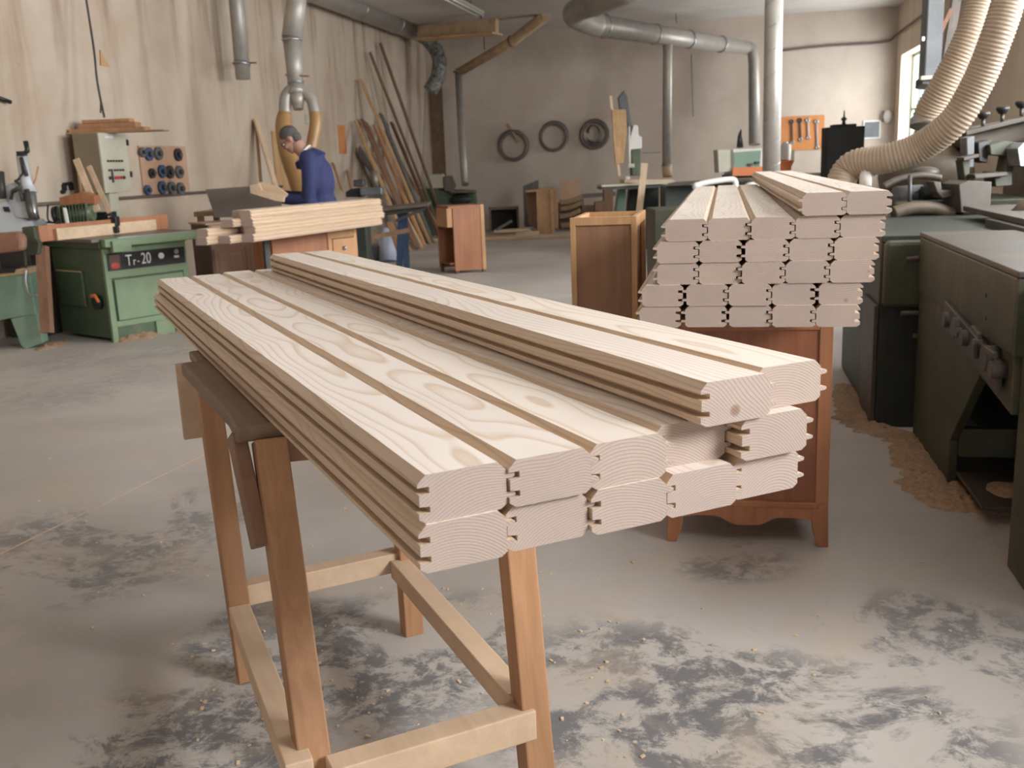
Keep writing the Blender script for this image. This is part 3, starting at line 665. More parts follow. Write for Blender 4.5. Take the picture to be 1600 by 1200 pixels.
mb = MB(); plate(mb, [(8, 312), (8, 290), (18, 286), (38, 282), (42, 296), (50, 306), (46, 342), (22, 340)], d_+.02, .10); mb.build('slide', 'white_blue', t_, .01)
MB().tube(PP((33, 242), (40, 280), (46, 302)), [.045, .05, .06], 16).build('column', 'white_blue', t_)
MB().tube(PP((33, 246), (42, 275), d=d_-.06), .016, 8).build('screw', 'iron', t_)
MB().tube(PP((45, 298), (50, 330), (55, 343)), [.055, .05, .04], 16).build('spindle', 'steel', t_)
MB().tube(PP((42, 296), (46, 325), (51, 342), d=d_-.06), [.022, .03, .03], 10).build('guard', 'iron', t_)
cr_ = MB().tube(PP((33, 242), (43, 236), (40, 221), d=d_-.03), .022, 10).build('crank', 'black', t_); MB().box(A(34, 240, d=d_-.03), (.07, .05, .04)).build('crank_hub', 'black', cr_)
MB().tube(PP((24, 282), (33, 291), (20, 298), (17, 312), d=d_-.05), .016, 8).build('clamp_arm', 'iron', t_)
MB().tube(PP((20, 300), (30, 296), (36, 314), d=d_-.07), .016, 8).build('clamp_arm', 'iron', t_)
MB().tube(PP((32, 248), (36, 270), (26, 284), d=d_-.05), .01, 8).build('link', 'iron', t_)
MB().tube(PP((44, 302), (56, 280), (60, 260)), .008, 8).build('lever', 'cabinet_edge', t_)
MB().tube(PP((3, 268), (1, 290), (5, 310)), [.02, .04, .03], 10).build('side_handle', 'iron', t_)
GX = XL+.02
one('g_clamp', MB().beam(A(100, 288, x=GX), A(101, 298, x=GX), .03, .04, (0, 1, 0)).beam(A(100, 288, x=GX), A(110, 286, x=GX), .03, .04, (0, 0, 1)).beam(A(110, 286, x=GX), A(112, 297, x=GX), .03, .04, (0, 1, 0)).beam(A(100, 298, x=GX), A(97, 301, x=GX), .03, .04, (0, 1, 0)), 'black', 'small black clamp hanging by the wall left of the leaning strips', 'clamp')
one('air_hose', MB().tube(smooth_path(PP((75, 320), (76, 345), (96, 348), (60, 348), (72, 357), d=9.0), 6), .008, 8), 'iron', 'thin grey hose coiled between the boring machine and the motor', 'hose')
# brown leather-covered roll and green jointer at the left edge
t_ = thing('jointer', 'mint green jointer with a splayed foot at the left edge', 'machine', (-6.1, 7.3, 0))
jf = A(40, 545, z=0); jd = jf-EYE; dj = jd.dot(fw)
mb = MB(); plate(mb, [(-40, 432), (0, 430), (46, 424), (56, 492), (14, 498), (-40, 510)], dj, .3); mb.build('bed', 'green_mint', t_, .01)
mb = MB(); plate(mb, [(16, 498), (57, 490), (67, 536), (40, 546), (33, 541)], dj+.01, .12); mb.build('foot', 'green_mint', t_, .008)
mb = MB(); plate(mb, [(-40, 498), (-20, 500), (-22, 548), (-40, 552)], dj+.01, .12); mb.build('foot', 'green_mint', t_, .008)
mb = MB(); plate(mb, [(-40, 428), (0, 424), (48, 418), (47, 427), (0, 433), (-40, 436)], dj-.02, .33); mb.build('bed_rim', 'dust_tan', t_, .004)
mb = MB(); plate(mb, [(-30, 424), (24, 421), (22, 426), (-30, 430)], dj-.03, .2); mb.build('throat', 'black', t_)
MB().tube(smooth_path([A(41, 420, d=dj-.05), A(40, 440, d=dj-.06), A(46, 458, d=dj-.06), A(60, 462, d=dj-.05)], 5), .01, 8).build('handle', 'steel', t_)
MB().tube(PP((39, 390), (41, 424), d=dj), .012, 8).build('rod', 'iron', t_)
t_ = thing('infeed_table', 'dark green machine arm with a rounded brown leather cover at the left edge', 'machine', A(20, 395, d=7.7))
mb = MB(); plate(mb, [(-30, 366), (28, 362), (35, 372), (35, 392), (-30, 400)], 7.55, .1); mb.build('cover', 'leather', t_, .03)
mb = MB(); plate(mb, [(33, 355), (52, 353), (56, 372), (62, 380), (60, 398), (40, 400), (36, 372)], 7.7, .06); mb.build('arm', 'green_dusty', t_, .01)
MB().beam(A(66, 385, d=8.2), A(74, 520, d=8.2), .08, .08, rt).build('post', 'leg_dark', t_)
# --- the old cabinets and desk under the plank stack
def oriented(mb, o, rz, x0, x1, y0, y1, z0, z1):
    R = Matrix.Rotation(rz, 3, 'Z'); c = V((o.x, o.y, 0))+R @ V(((x0+x1)/2, (y0+y1)/2, 0)); c.z = (z0+z1)/2
    return mb.box(c, (x1-x0, y1-y0, z1-z0), rz=rz)
t_ = thing('dresser', 'faded pinkish wooden dresser with dark left side, a drawer and two doors', 'cabinet', A(365, 430, d=9.1))
P = A(323, 352, d=9.75); rzd = yaw+math.radians(36); wd_ = .72; zt_ = P.z
oriented(MB(), P, rzd, .02, wd_, .0, .46, .05, zt_).build('carcass', 'old_rose', t_, .004)
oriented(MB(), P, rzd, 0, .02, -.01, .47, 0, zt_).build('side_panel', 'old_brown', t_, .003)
oriented(MB(), P, rzd, -.02, wd_+.02, -.02, .48, zt_, zt_+.018).build('top', 'old_rose', t_, .003)
for k, (u0, u1) in enumerate(((.04, wd_/2-.01), (wd_/2+.01, wd_-.03))):
    dd_ = oriented(MB(), P, rzd, u0, u1, -.012, 0, .10, .66).build('door', 'old_rose', t_, .003); oriented(MB(), P, rzd, u0+.04, u1-.04, -.016, -.01, .15, .61).build('door_panel', 'old_rose', dd_, .003)
dd_ = oriented(MB(), P, rzd, .04, wd_-.03, -.014, 0, .71, .89).build('drawer', 'old_rose', t_, .004)
oriented(MB(), P, rzd, wd_*.42, wd_*.47, -.03, -.014, .78, .82).build('pull', 'disc_blue', dd_, .004)
oriented(MB(), P, rzd, .02, wd_-.02, .02, .43, 0, .05).build('plinth', 'old_brown', t_)
t_ = thing('desk', 'orange-brown wooden desk with a drawer and round chrome pull', 'desk', A(480, 430, d=9.1))
P = A(424, 370, d=9.1); Q = A(555, 352, d=9.9); Q.z = P.z; rzk2 = math.atan2((Q-P).y, (Q-P).x); wdk = (Q-P).xy.length; zt_ = .825
sx = wdk*(511-420)/(553-420)*.93
oriented(MB(), P, rzk2, 0, sx, .0, .02, .12, zt_-.02).build('modesty_panel', 'cherry_light', t_, .003)
oriented(MB(), P, rzk2, -.01, wdk+.01, -.02, .30, zt_-.02, zt_).build('top', 'honey', t_, .003)
oriented(MB(), P, rzk2, sx, sx+.05, -.012, .28, 0, zt_-.02).build('side_panel', 'cabinet_edge', t_, .003)
oriented(MB(), P, rzk2, wdk-.045, wdk, -.012, .28, 0, zt_-.02).build('side_panel', 'cabinet_edge', t_, .003)
oriented(MB(), P, rzk2, sx+.05, wdk-.045, -.008, .02, zt_-.10, zt_-.02).build('top_rail', 'cabinet_edge', t_, .003)
dd_ = oriented(MB(), P, rzk2, sx+.052, wdk-.047, -.022, .26, zt_-.32, zt_-.105).build('drawer', 'cabinet_edge', t_, .004)
R_ = Matrix.Rotation(rzk2, 3, 'Z'); q = V((P.x, P.y, 0))+R_ @ V(((sx+wdk)/2, -.03, 0)); q.z = zt_-.2
MB().ell(q, .022).build('knob', 'steel', dd_)
oriented(MB(), P, rzk2, sx+.05, wdk-.045, .0, .26, zt_-.345, zt_-.325).build('shelf', 'cabinet_edge', t_, .003)
oriented(MB(), P, rzk2, sx+.05, wdk-.045, .26, .28, .05, zt_-.345).build('back_panel', 'cherry', t_)
oriented(MB(), P, rzk2, .0, .03, .03, .28, 0, zt_-.02).build('side_panel', 'cherry_light', t_)
mb = MB(); oriented(mb, A(413, 380, d=8.95), rzk2, 0, .06, 0, .03, 0, .80); one('steel_upright', mb, 'iron', 'dark upright bar in the gap between the dresser and the desk', 'post')
# plank stack across them: viewer's left end at P0, runs away to P1
Sa = A(398, 371, d=8.15); Sb = A(599, 345, d=9.9); Sa.z = Sb.z = .83
sd = (Sa-Sb); sd.z = 0; SL = sd.length; sd.normalize(); sn = V((-sd.y, sd.x, 0))
dslot = ['right face showing', 'beside the showing one', 'middle of its layer', 'at the far side of its layer']
lay = ['lowest layer', 'second layer', 'third layer', 'topmost layer']
if sn.dot(V((1, -1, 0))) < 0: sn = -sn
for lz in range(4):
    for c_ in range(3 if lz < 3 else 2):
        pe = -PW*(c_+1) - (.0 if lz < 3 else .02); al = random.uniform(-.015, .015) + ((0, .16, .30), (0, -.12, .26), (0, .10, -.25), (0, -.05, 0))[lz][c_]
        # the side towards the viewer is straight, ends staggered at the left
        O = V((Sa.x, Sa.y, 0))+sd*al+sn*pe+V((0, 0, .8265+lz*PT))
        plank(O, sd, SL+random.uniform(-.02, .02), 'pale plank in the %s of the stack on the desk, %s' % (lay[lz], dslot[c_]), 'profiled planks stacked on the desk', flip=False)
# grey cardboard sheet and dark toolbox things behind
mb = MB(); plate(mb, [(321, 296), (389, 291), (438, 300), (440, 322), (438, 338), (336, 340)], 10.0, .02); one('cardboard_sheet', mb, 'grey_panel', 'dull grey-brown sheet standing upright behind the plank stack', 'sheet')
t_ = thing('machine_table', 'low workbench hidden behind the plank stack where the person works', 'bench', A(470, 345, d=10.2))
bp = A(380, 330, d=9.9); MB().box((A(385, 330, d=10.95).x, A(385, 330, d=10.95).y, .975), (.95, .7, .05), rz=yaw).build('worktop', 'oak_z', t_)
for sx_ in (-.42, .42):
    for sy_ in (-.3, .3):
        c_ = V((A(385, 330, d=10.95).x, A(385, 330, d=10.95).y, 0))+rt*sx_+hf*sy_; MB().box((c_.x, c_.y, .475), (.06, .06, .95), rz=yaw).build('leg', 'oak_z', t_)
# the board the person planes
t_ = thing('joinery_part', 'pale angled wooden part held by the person', 'board', A(425, 310, d=9.6))
mb = MB(); plate(mb, [(390, 290), (404, 286), (409, 297), (445, 306), (443, 316), (430, 314), (391, 302)], 9.55, .05); mb.build('arm', 'pale_pine', t_, .004)
mb = MB(); plate(mb, [(404, 284), (432, 291), (449, 303), (447, 308), (408, 298)], 9.62, .05); mb.build('cross_piece', 'pale_pine', t_, .004)
# things on the right end of that bench
t_ = thing('router', 'dark machine with a grey block standing right of the person', 'machine', A(560, 308, d=11.2))
mb = MB(); plate(mb, [(540, 300), (548, 295), (566, 294), (566, 308), (540, 308)], 11.2, .25); mb.build('body', 'black', t_, .01)
mb = MB(); plate(mb, [(562, 294), (596, 292), (597, 304), (563, 306)], 11.1, .3); mb.build('block', 'disc_grey', t_, .01)
mb = MB(); plate(mb, [(552, 281), (568, 280), (569, 292), (552, 292)], 11.3, .2); mb.build('box', 'iron', t_, .01)
MB().cyl(A(586, 293, d=11.3), A(584, 267, d=11.3), .045, n=18).build('canister', 'steel_dusty', t_)
one('machine_cabinet', MB().box((A(556, 330, d=11.35).x, A(556, 330, d=11.35).y, .515), (.26, .4, 1.03), rz=yaw), 'green_black', 'dark cabinet under the machine right of the person', 'cabinet', bevel=.01)
# ================================================================== THE PERSON
PD = 10.25
pr = A(497, 312, d=PD); PXY = V((pr.x, pr.y, 0))
man = thing('person', 'person with short greying hair and glasses in a blue work jacket, bent over the bench', 'person', PXY, yaw+math.pi)
# local: +x the way they face (left in the photo), +y towards the camera side, z up
def fused(name, parts, mat_, par, voxel=.012, smooth_it=6):
    mb = MB(); parts(mb); o = mb.build(name, mat_, par, world=False)
    r = o.modifiers.new('fuse', 'REMESH'); r.mode = 'VOXEL'; r.voxel_size = voxel; r.use_smooth_shade = True
    s_ = o.modifiers.new('soften', 'SMOOTH'); s_.iterations = smooth_it; s_.factor = .5
    return o
def limb(mb, pts, r): mb.tube(smooth_path(pts, 4), [r[0]+(r[-1]-r[0])*i/(4*(len(pts)-1)) if len(r) == 2 else r[min(int(i/4), len(r)-2)]*(1-(i/4 % 1))+r[min(int(i/4)+1, len(r)-1)]*(i/4 % 1) if i < 4*(len(pts)-1) else r[-1] for i in range(4*(len(pts)-1)+1)], 16)
HC = V((.235, 0, 1.70))       # head centre
tilt = math.radians(38)
RH = Matrix.Rotation(tilt, 3, 'Y')
def HP(x, y, z): return HC + RH @ V((x, y, z))
hands = {1: V((.41, .13, 1.12)), -1: V((.46, -.16, 1.15))}
elb = {1: V((.06, .235, 1.09)), -1: V((.10, -.235, 1.10))}
sho = {1: V((.035, .195, 1.50)), -1: V((.05, -.195, 1.50))}
def body(mb):
    # head: skull, face wedge, jaw, nose, lips, brow, ears
    mb.ell(HP(-.012, 0, .03), (.100, .077, .098), R=RH); mb.ell(HP(.035, 0, -.045), (.062, .058, .078), R=RH); mb.ell(HP(.055, 0, -.098), (.034, .036, .026), R=RH)
    mb.tube([HP(.088, 0, .012), HP(.112, 0, -.028), HP(.090, 0, -.040)], [.010, .017, .010], 10)
    mb.ell(HP(.086, 0, -.066), (.014, .025, .007), R=RH); mb.ell(HP(.084, 0, -.080), (.014, .022, .007), R=RH); mb.ell(HP(.080, 0, .026), (.018, .050, .010), R=RH)
    for s_ in (-1, 1): mb.ell(HP(-.012, s_*.078, -.008), (.020, .010, .034), R=RH); mb.ell(HP(.068, s_*.038, -.035), (.028, .022, .024), R=RH)
    limb(mb, [HP(-.03, 0, -.06), V((.13, 0, 1.59)), V((.05, 0, 1.50))], [.064, .068, .08])
    mb.ell((.01, 0, 1.30), (.12, .17, .26)); mb.ell((-.02, 0, .98), (.13, .165, .16))
    for s_ in (-1, 1):
        limb(mb, [sho[s_], (sho[s_]+elb[s_])/2+V((-.015, s_*.02, 0)), elb[s_]], [.062, .054, .046]); limb(mb, [elb[s_], (elb[s_]+hands[s_])/2, hands[s_]], [.046, .040, .028])
        h = hands[s_]; mb.ell(h+V((.045, 0, -.004)), (.048, .040, .017))
        limb(mb, [V((-.03, s_*.1, .95)), V((.0, s_*.11, .5)), V((-.02, s_*.12, .08))], [.09, .062, .042])
        mb.ell((.04, s_*.125, .045), (.13, .045, .04))
        for k, (dy, L_) in enumerate(((-.028, .070), (-.010, .082), (.009, .078), (.026, .060))):
            b0 = h+V((.080, dy, 0)); mb.tube([b0, b0+V((L_*.5, 0, -.006)), b0+V((L_*.82, 0, -.030)), b0+V((L_*.80, 0, -.048))], [.0095, .0095, .0085, .0075], 8)
        b0 = h+V((.03, -s_*.034, 0)); mb.tube([b0, b0+V((.035, -s_*.022, -.012)), b0+V((.06, -s_*.018, -.028))], [.012, .011, .009], 8)
fused('body', body, 'skin', man, .0075, 3)
def jk(mb):
    mb.ell((.02, 0, 1.45), (.135, .21, .14)); mb.ell((-.025, 0, 1.27), (.16, .205, .26)); mb.ell((-.03, 0, 1.03), (.165, .205, .18)); mb.ell((-.02, 0, .88), (.16, .20, .10))
    limb(mb, [V((-.02, 0, 1.46)), V((.075, 0, 1.555))], [.14, .088])
    for s_ in (-1, 1):
        mb.ell(sho[s_], (.088, .075, .09))
        limb(mb, [sho[s_]+V((0, -s_*.03, .02)), (sho[s_]+elb[s_])/2+V((-.02, s_*.02, 0)), elb[s_]], [.085, .078, .066]); limb(mb, [elb[s_], (elb[s_]+hands[s_])/2, hands[s_]-V((.01, 0, 0))], [.066, .058, .046])
        mb.ell(elb[s_]+V((-.01, 0, -.01)), .068)
    mb.prism([(.12, 1.50), (.20, 1.47), (.18, 1.40), (.12, 1.40)], (0, -.07, 0), (1, 0, 0), (0, 0, 1), (0, .14, 0))
fused('jacket', jk, 'jacket', man, .012, 4)
def trs(mb):
    mb.ell((-.02, 0, .90), (.15, .19, .13))
    for s_ in (-1, 1): limb(mb, [V((-.03, s_*.095, .92)), V((.0, s_*.11, .5)), V((-.02, s_*.12, .07))], [.115, .085, .075])
fused('trousers', trs, 'trousers', man, .016, 4)
def collar(mb):
    c0 = V((.085, 0, 1.56)); ax = V((.72, 0, .69)).normalized(); mb.torus(c0+V((.012, 0, .012)), .078, .014, ax, 32, 8)
    mb.tube([c0+V((.05, .055, -.045)), c0+V((.10, .02, -.09))], [.016, .008], 8); mb.tube([c0+V((.05, -.055, -.045)), c0+V((.10, -.02, -.09))], [.016, .008], 8)
mb = MB(); collar(mb); mb.build('shirt_collar', 'white', man, world=False)
def hr(mb):
    mb.ell(HP(-.020, 0, .045), (.101, .083, .092), R=RH); mb.ell(HP(-.062, 0, -.012), (.055, .074, .070), R=RH)
fused('hair', hr, 'hair', man, .008, 2)
mb = MB()
for s_ in (-1, 1):
    mb.torus(HP(.098, s_*.033, .002), .021, .0022, RH @ V((1, 0, 0)), 24, 6); mb.tube([HP(.094, s_*.054, .004), HP(.0, s_*.086, .006)], .0022, 6)
mb.tube([HP(.10, -.012, .004), HP(.10, .012, .004)], .002, 6); mb.build('glasses', 'black', man, world=False)
mb = MB()
for s_ in (-1, 1): mb.ell(HP(.080, s_*.033, .002), .011)
mb.build('eyes', 'white', man, world=False)
mb = MB()
for s_ in (-1, 1): mb.ell((.05, s_*.125, .035), (.145, .052, .045))
mb.build('shoes', 'black_rough', man, world=False)

# ================================================================== DUCTS, LEFT AND BACK
def corr(path, r, amp, pitch):
    """ribbed flexible hose along a path"""
    P = smooth_path(path, 30); out = [P[0]]; acc = 0; step = pitch/4
    for a, b_ in zip(P, P[1:]):
        L_ = (b_-a).length; u = step-acc
        while u < L_: out.append(a.lerp(b_, u/L_)); u += step
        acc = L_-(u-step)
    R = [r+amp*(1 if (i % 4) in (1,) else -.2 if (i % 4) == 3 else .3) for i in range(len(out))]
    return out, R
# stub pipe by the left wall
x_ = XL+.35
t_ = thing('duct_pipe', 'grey vertical extraction pipe ending in mid air above the left wall conduit', 'pipe', A(380, 125, x=x_))
pa = A(367, -30, x=x_); pb = A(380, 124, x=x_); rr = .095
MB().tube([pa+V((0, 0, .6)), pb], rr, 20).build('pipe', 'galvanised', t_); MB().tube([A(378, 98, x=x_), A(378, 103, x=x_)], rr+.012, 20).build('collar', 'steel', t_)
MB().beam(A(364, 99, x=x_+.02), A(400, 98, x=x_+.02), .02, .02, (0, 0, 1)).build('damper_handle', 'iron', t_)
# Y-branch with two amber hoses
D1 = 11.2
t_ = thing('extraction_duct', 'grey extraction pipe splitting into two amber hoses behind the person', 'duct', A(470, 300, d=D1))
mb = MB(); mb.tube([A(468, -40, d=D1), A(456, 60, d=D1)], .115, 20); mb.tube([A(456, 58, d=D1), A(462, 135, d=D1)], [.105, .085], 20); mb.build('pipe', 'galvanised', t_)
mb = MB(); mb.torus(A(456, 62, d=D1), .106, .012, (0, 0, 1)); mb.torus(A(462, 128, d=D1), .09, .01, (0, 0, 1)); mb.build('clamp_ring', 'steel', t_)
MB().beam(A(446, 117, d=D1-.05), A(483, 119, d=D1-.05), .02, .025, (0, 0, 1)).build('damper_handle', 'leg_dark', t_)
mb = MB(); mb.tube([A(462, 133, d=D1), A(464, 148, d=D1)], [.085, .11], 20); mb.tube([A(464, 140, d=D1), A(466, 171, d=D1)], [.10, .055], 16)
mb.tube(smooth_path([A(458, 138, d=D1), A(447, 152, d=D1), A(445, 178, d=D1)], 5), .07, 16); mb.tube(smooth_path([A(468, 138, d=D1), A(486, 155, d=D1), A(492, 178, d=D1)], 5), .062, 16); mb.build('branch', 'galvanised', t_)
pth = smooth_path([A(445, 176, d=D1), A(444, 200, d=D1), A(455, 245, d=D1), A(470, 290, d=D1), A(482, 340, d=D1)], 8)
MB().tube(pth, [.072+.05*min(1, i/14) for i in range(len(pth))], 20).build('hose', 'hose_orange', t_)
pth = smooth_path([A(492, 176, d=D1), A(493, 195, d=D1), A(487, 230, d=D1), A(483, 250, d=D1), A(480, 290, d=D1)], 8)
MB().tube(pth, .068, 18).build('hose', 'hose_orange', t_)
one('switch_box', MB().box(A(482, 186, d=D1+.3), (.07, .06, .12), rz=yaw), 'cream', 'small pale switch box between the two amber hoses', 'box', bevel=.006)
pq_ = A(423, 205, x=XL); pr_ = A(466, 300, x=XL); one('panel_board', MB().bx(XL+.002, XL+.025, pq_.y, pr_.y, pr_.z, pq_.z), 'honey', 'dark amber wooden panel standing behind the hoses', 'panel')
one('wood_strip', MB().beam(A(400, 188, x=XL+.05), A(431, 292, x=XL+.45), .11, .03, (0, 1, 0)), 'pale_pine_z', 'tall pale board leaning on the left wall left of the person', 'wood strip', bevel=.003)
one('wood_strip', MB().beam(A(400, 190, x=XL+.02), A(408, 290, x=XL+.2), .04, .03, (0, 1, 0)), 'oak_z', 'narrow darker lath behind the tall pale board left of the person', 'wood strip')
one('wood_strip', MB().beam(A(520, 255, x=XL+.05), A(535, 298, x=XL+.4), .04, .03, (0, 1, 0)), 'oak_z', 'short thin lath leaning on the left wall right of the person', 'wood strip')
one('wood_strip', MB().beam(A(543, 267, x=XL+.05), A(549, 295, x=XL+.3), .05, .03, (0, 1, 0)), 'oak_z', 'short stubby lath on the left wall above the dark machine', 'wood strip')
# big rectangular ceiling duct along the left wall, then the tan box running right
p0 = A(496, -20, x=XL+.35); q0 = A(652, 52, x=XL+.35)
zd = q0.z
t_ = thing('ceiling_duct', 'large grey duct running along the top of the left wall', 'duct', (XL+.3, 15, zd))
MB().tube([(XL+.32, 9.0, zd+.05), (XL+.32, q0.y+.1, zd+.05)], .19, 24).build('duct', 'galvanised', t_)
MB().bx(XL+.32, XL+.54, 9.0, q0.y+.1, zd+.20, zd+.26).build('ledge', 'dust_tan', t_)
for yy in (11, 13, 15, 17, 19): MB().torus((XL+.32, yy, zd+.05), .192, .012, (0, 1, 0)).build('seam', 'steel', t_)
a_ = A(655, 51, d=19.6); b_ = A(777, 41, d=18.4)
t_ = thing('tray', 'dusty tan horizontal box beam hanging below the ceiling at the back left', 'beam', a_)
MB().beam(a_, b_, .10, .27, hf).build('box', 'dust_tan', t_, .01); MB().beam(a_-V((0, 0, .13)), b_-V((0, 0, .13)), .30, .04, hf).build('bottom_strip', 'honey_x', t_)
p = A(752, 30, d=18.6); MB().tube([p, V((p.x, p.y, ZC))], .012, 6).build('hanger', 'iron', t_)
pth = smooth_path([A(652, 50, d=19.9), A(672, 66, d=20.5), A(686, 90, d=20.5), A(684, 120, d=20.5), A(672, 142, d=20.5)], 8)
one('flexible_duct', MB().tube(pth, .15, 18), 'marble', 'mottled black and white flexible duct hanging in the back left corner', 'duct')
# rising pipe on the back wall
t_ = thing('duct_pipe', 'thin pipe rising from the green machine then slanting up to the right', 'pipe', A(727, 290, d=20.2))
P_ = [A(727, 288, d=19.9), A(722, 225, d=20.3), A(716, 112, d=20.6)]
MB().tube(P_, .075, 16).build('riser', 'galvanised', t_); MB().tube([P_[-1]+V((0, 0, -.02)), A(800, 65, d=19.6), A(853, 24, d=18.8)], [.085, .10, .11], 16).build('slope', 'dust_tan', t_)
MB().torus(A(800, 65, d=19.6), .105, .02, (A(853, 24, d=18.8)-A(716, 112, d=20.6))).build('joint', 'leg_dark', t_); MB().torus(P_[-1], .09, .02, (0, 0, 1)).build('joint', 'leg_dark', t_)
p = A(757, 78, d=20); MB().tube([p, p+V((0, 0, .35))], .012, 6).build('hanger', 'iron', t_)
# ceiling light
a_ = A(700, -18, d=15); b_ = A(748, 20, d=15); zc_ = ZC-.12
a_ = A(716, 2, z=zc_); b_ = A(750, 20, z=zc_)
t_ = thing('ceiling_light', 'long unlit strip light on the ceiling at the top of the picture', 'light', (a_+b_)/2)
e_ = a_+(a_-b_)*1.2
MB().beam(e_, b_, .16, .05, rt).build('housing', 'cream', t_, .01)
for o_ in (-.05, .05): MB().tube([e_+V((o_, 0, -.045)), b_+V((o_, 0, -.045))], .018, 10).build('tube', 'white', t_)
for k in (.2, .8): p = e_.lerp(b_, k); MB().tube([p, V((p.x, p.y, ZC))], .008, 6).build('hanger', 'iron', t_)

# --- leaning timbers by the left wall
timbers = [  # top px, foot px, width, thickness, material, label
    ((564, 125), (672, 380), .10, .035, 'honey', 'long golden timber leaning on the left wall, left of the two tallest'),
    ((578, 82), (690, 366), .07, .04, 'brown_z', 'second tallest dark timber leaning on the left wall'),
    ((594, 67), (699, 364), .08, .045, 'brown_z', 'tallest timber leaning on the left wall'),
    ((556, 190), (640, 392), .11, .03, 'honey', 'golden timber furthest left in the leaning group'),
    ((569, 189), (652, 388), .22, .03, 'leg_dark', 'wide brown board leaning in the middle of the timber group'),
    ((586, 197), (663, 384), .13, .04, 'cabinet_edge', 'orange-brown timber right of the wide leaning board'),
    ((595, 178), (676, 378), .14, .03, 'grey_z', 'weathered grey timber in the leaning group'),
    ((612, 192), (688, 374), .11, .04, 'old_brown', 'dark brown timber at the right of the leaning group'),
    ((601, 205), (668, 380), .20, .02, 'grey_z', 'wide dark grey sheet leaning between the timbers'),
    ((604, 215), (694, 370), .08, .03, 'oak_z', 'slim oak strip right of the wide dark sheet'),
    ((561, 234), (606, 370), .18, .03, 'grey_z', 'short grey board leaning low at the left of the timber group'),
    ((583, 240), (659, 386), .09, .04, 'pale_pine_z', 'pale timber crossing in front of the brown boards')]
for (tp, fp, w, th, m_, lb) in timbers:
    foot = A(*fp, z=.02)
    if foot.x < XL+.35: foot.x = XL+.35
    w_ = ray(*tp); top = A(*tp, x=XL+.06+th)
    one('timber', MB().beam(foot, top, w, th, (0, 1, 0)), m_, lb, 'timber', 'timbers leaning on the left wall', .003)
c0 = A(662, 130, y=YB-.12)
mb = MB(); mb.beam(A(688, 300, y=YB-.9), A(680, 132, y=YB-.1), .30, .03, (1, 0, 0)); o = one('panel_board', mb, 'brown_z', 'tall brown panel standing in the back left corner', 'panel')
# --- green planer at the back with the pipe on it
fb = A(712, 366, z=0)
t_ = thing('planer', 'green planer with a dusty cream hood in the back left corner', 'machine', (fb.x, fb.y, 0))
D2 = (fb-EYE).dot(fw)
mb = MB(); plate(mb, [(655, 300), (690, 296), (742, 298), (745, 318), (722, 330), (722, 368), (680, 372), (660, 350)], D2, .7); mb.build('body', 'green_dark', t_, .02)
mb = MB(); plate(mb, [(655, 278), (662, 273), (692, 272), (694, 294), (655, 296)], D2-.05, .7); mb.build('hood', 'cream', t_, .03)
mb = MB(); plate(mb, [(655, 295), (685, 294), (685, 315), (657, 316)], D2-.08, .7); mb.build('side_box', 'green_dark', t_, .01)
MB().bx(0, 0, 0, 0, 0, 0) if False else None
mb = MB(); mb.beam(A(705, 300, d=D2-.1), A(744, 299, d=D2-.1), .5, .03, hf); mb.build('table', 'steel_dusty', t_)
mb = MB(); mb.ell(A(720, 312, d=D2-.15), (.22, .12, .13)); mb.build('drum', 'green_black', t_)
mb = MB(); plate(mb, [(693, 276), (705, 274), (712, 290), (708, 300), (694, 298)], D2-.1, .4); mb.build('gearbox', 'steel_dusty', t_, .01)
# --- long table machine behind the plank stack and the bucket
D3 = 13.4
t_ = thing('bench_machine', 'long steel table on a blue-grey folding frame behind the desk', 'machine', A(640, 395, d=D3))
MB().beam(A(590, 327, d=D3), A(672, 318, d=D3), .75, .045, hf).build('table_top', 'steel_dusty', t_, .01)
MB().beam(A(594, 334, d=D3-.2), A(664, 324, d=D3-.2), .05, .07, hf).build('rail', 'iron', t_)
MB().beam(A(664, 326, d=D3-.2), A(618, 345, d=D3-.2), .04, .04, hf).build('strut', 'iron', t_)
for a0, b0 in (((632, 330), (634, 398)), ((627, 330), (622, 398))): 
    f_ = A(*b0, d=D3); MB().beam(A(*a0, d=D3), V((f_.x, f_.y, 0)), .08, .08, hf).build('leg', 'disc_blue', t_)
MB().beam(A(576, 372, d=D3), A(640, 359, d=D3), .06, .06, hf).build('crossbar', 'oak_z', t_)
f_ = A(577, 416, z=0); dF = (f_-EYE).dot(fw)
mb = MB(); plate(mb, [(561, 350), (566, 348), (582, 416), (564, 415)], dF, .3); mb.build('foot', 'disc_grey', t_, .01)
fk = A(607, 408, z=0); dK = (fk-EYE).dot(fw)
t_ = thing('bucket', 'pale blue container standing on the floor under the steel table', 'container', fk)
MB().cyl(A(607, 409, z=0), V((fk.x, fk.y, .33)), .13, n=24).build('drum', 'bucket', t_); MB().cyl(V((fk.x, fk.y, .33)), V((fk.x, fk.y, .50)), .125, .05, n=24).build('neck', 'bucket', t_)
one('box', MB().box(A(585, 398, d=dK)+V((0, 0, .03)), (.25, .25, .22), rz=yaw), 'disc_grey', 'grey box on the floor left of the pale blue container', 'box', bevel=.01)
one('wood_strip', MB().beam(A(609, 348, d=D3+1.2), A(628, 402, d=D3+.4), .09, .03, rt), 'honey', 'short honey coloured board leaning under the steel table', 'wood strip')
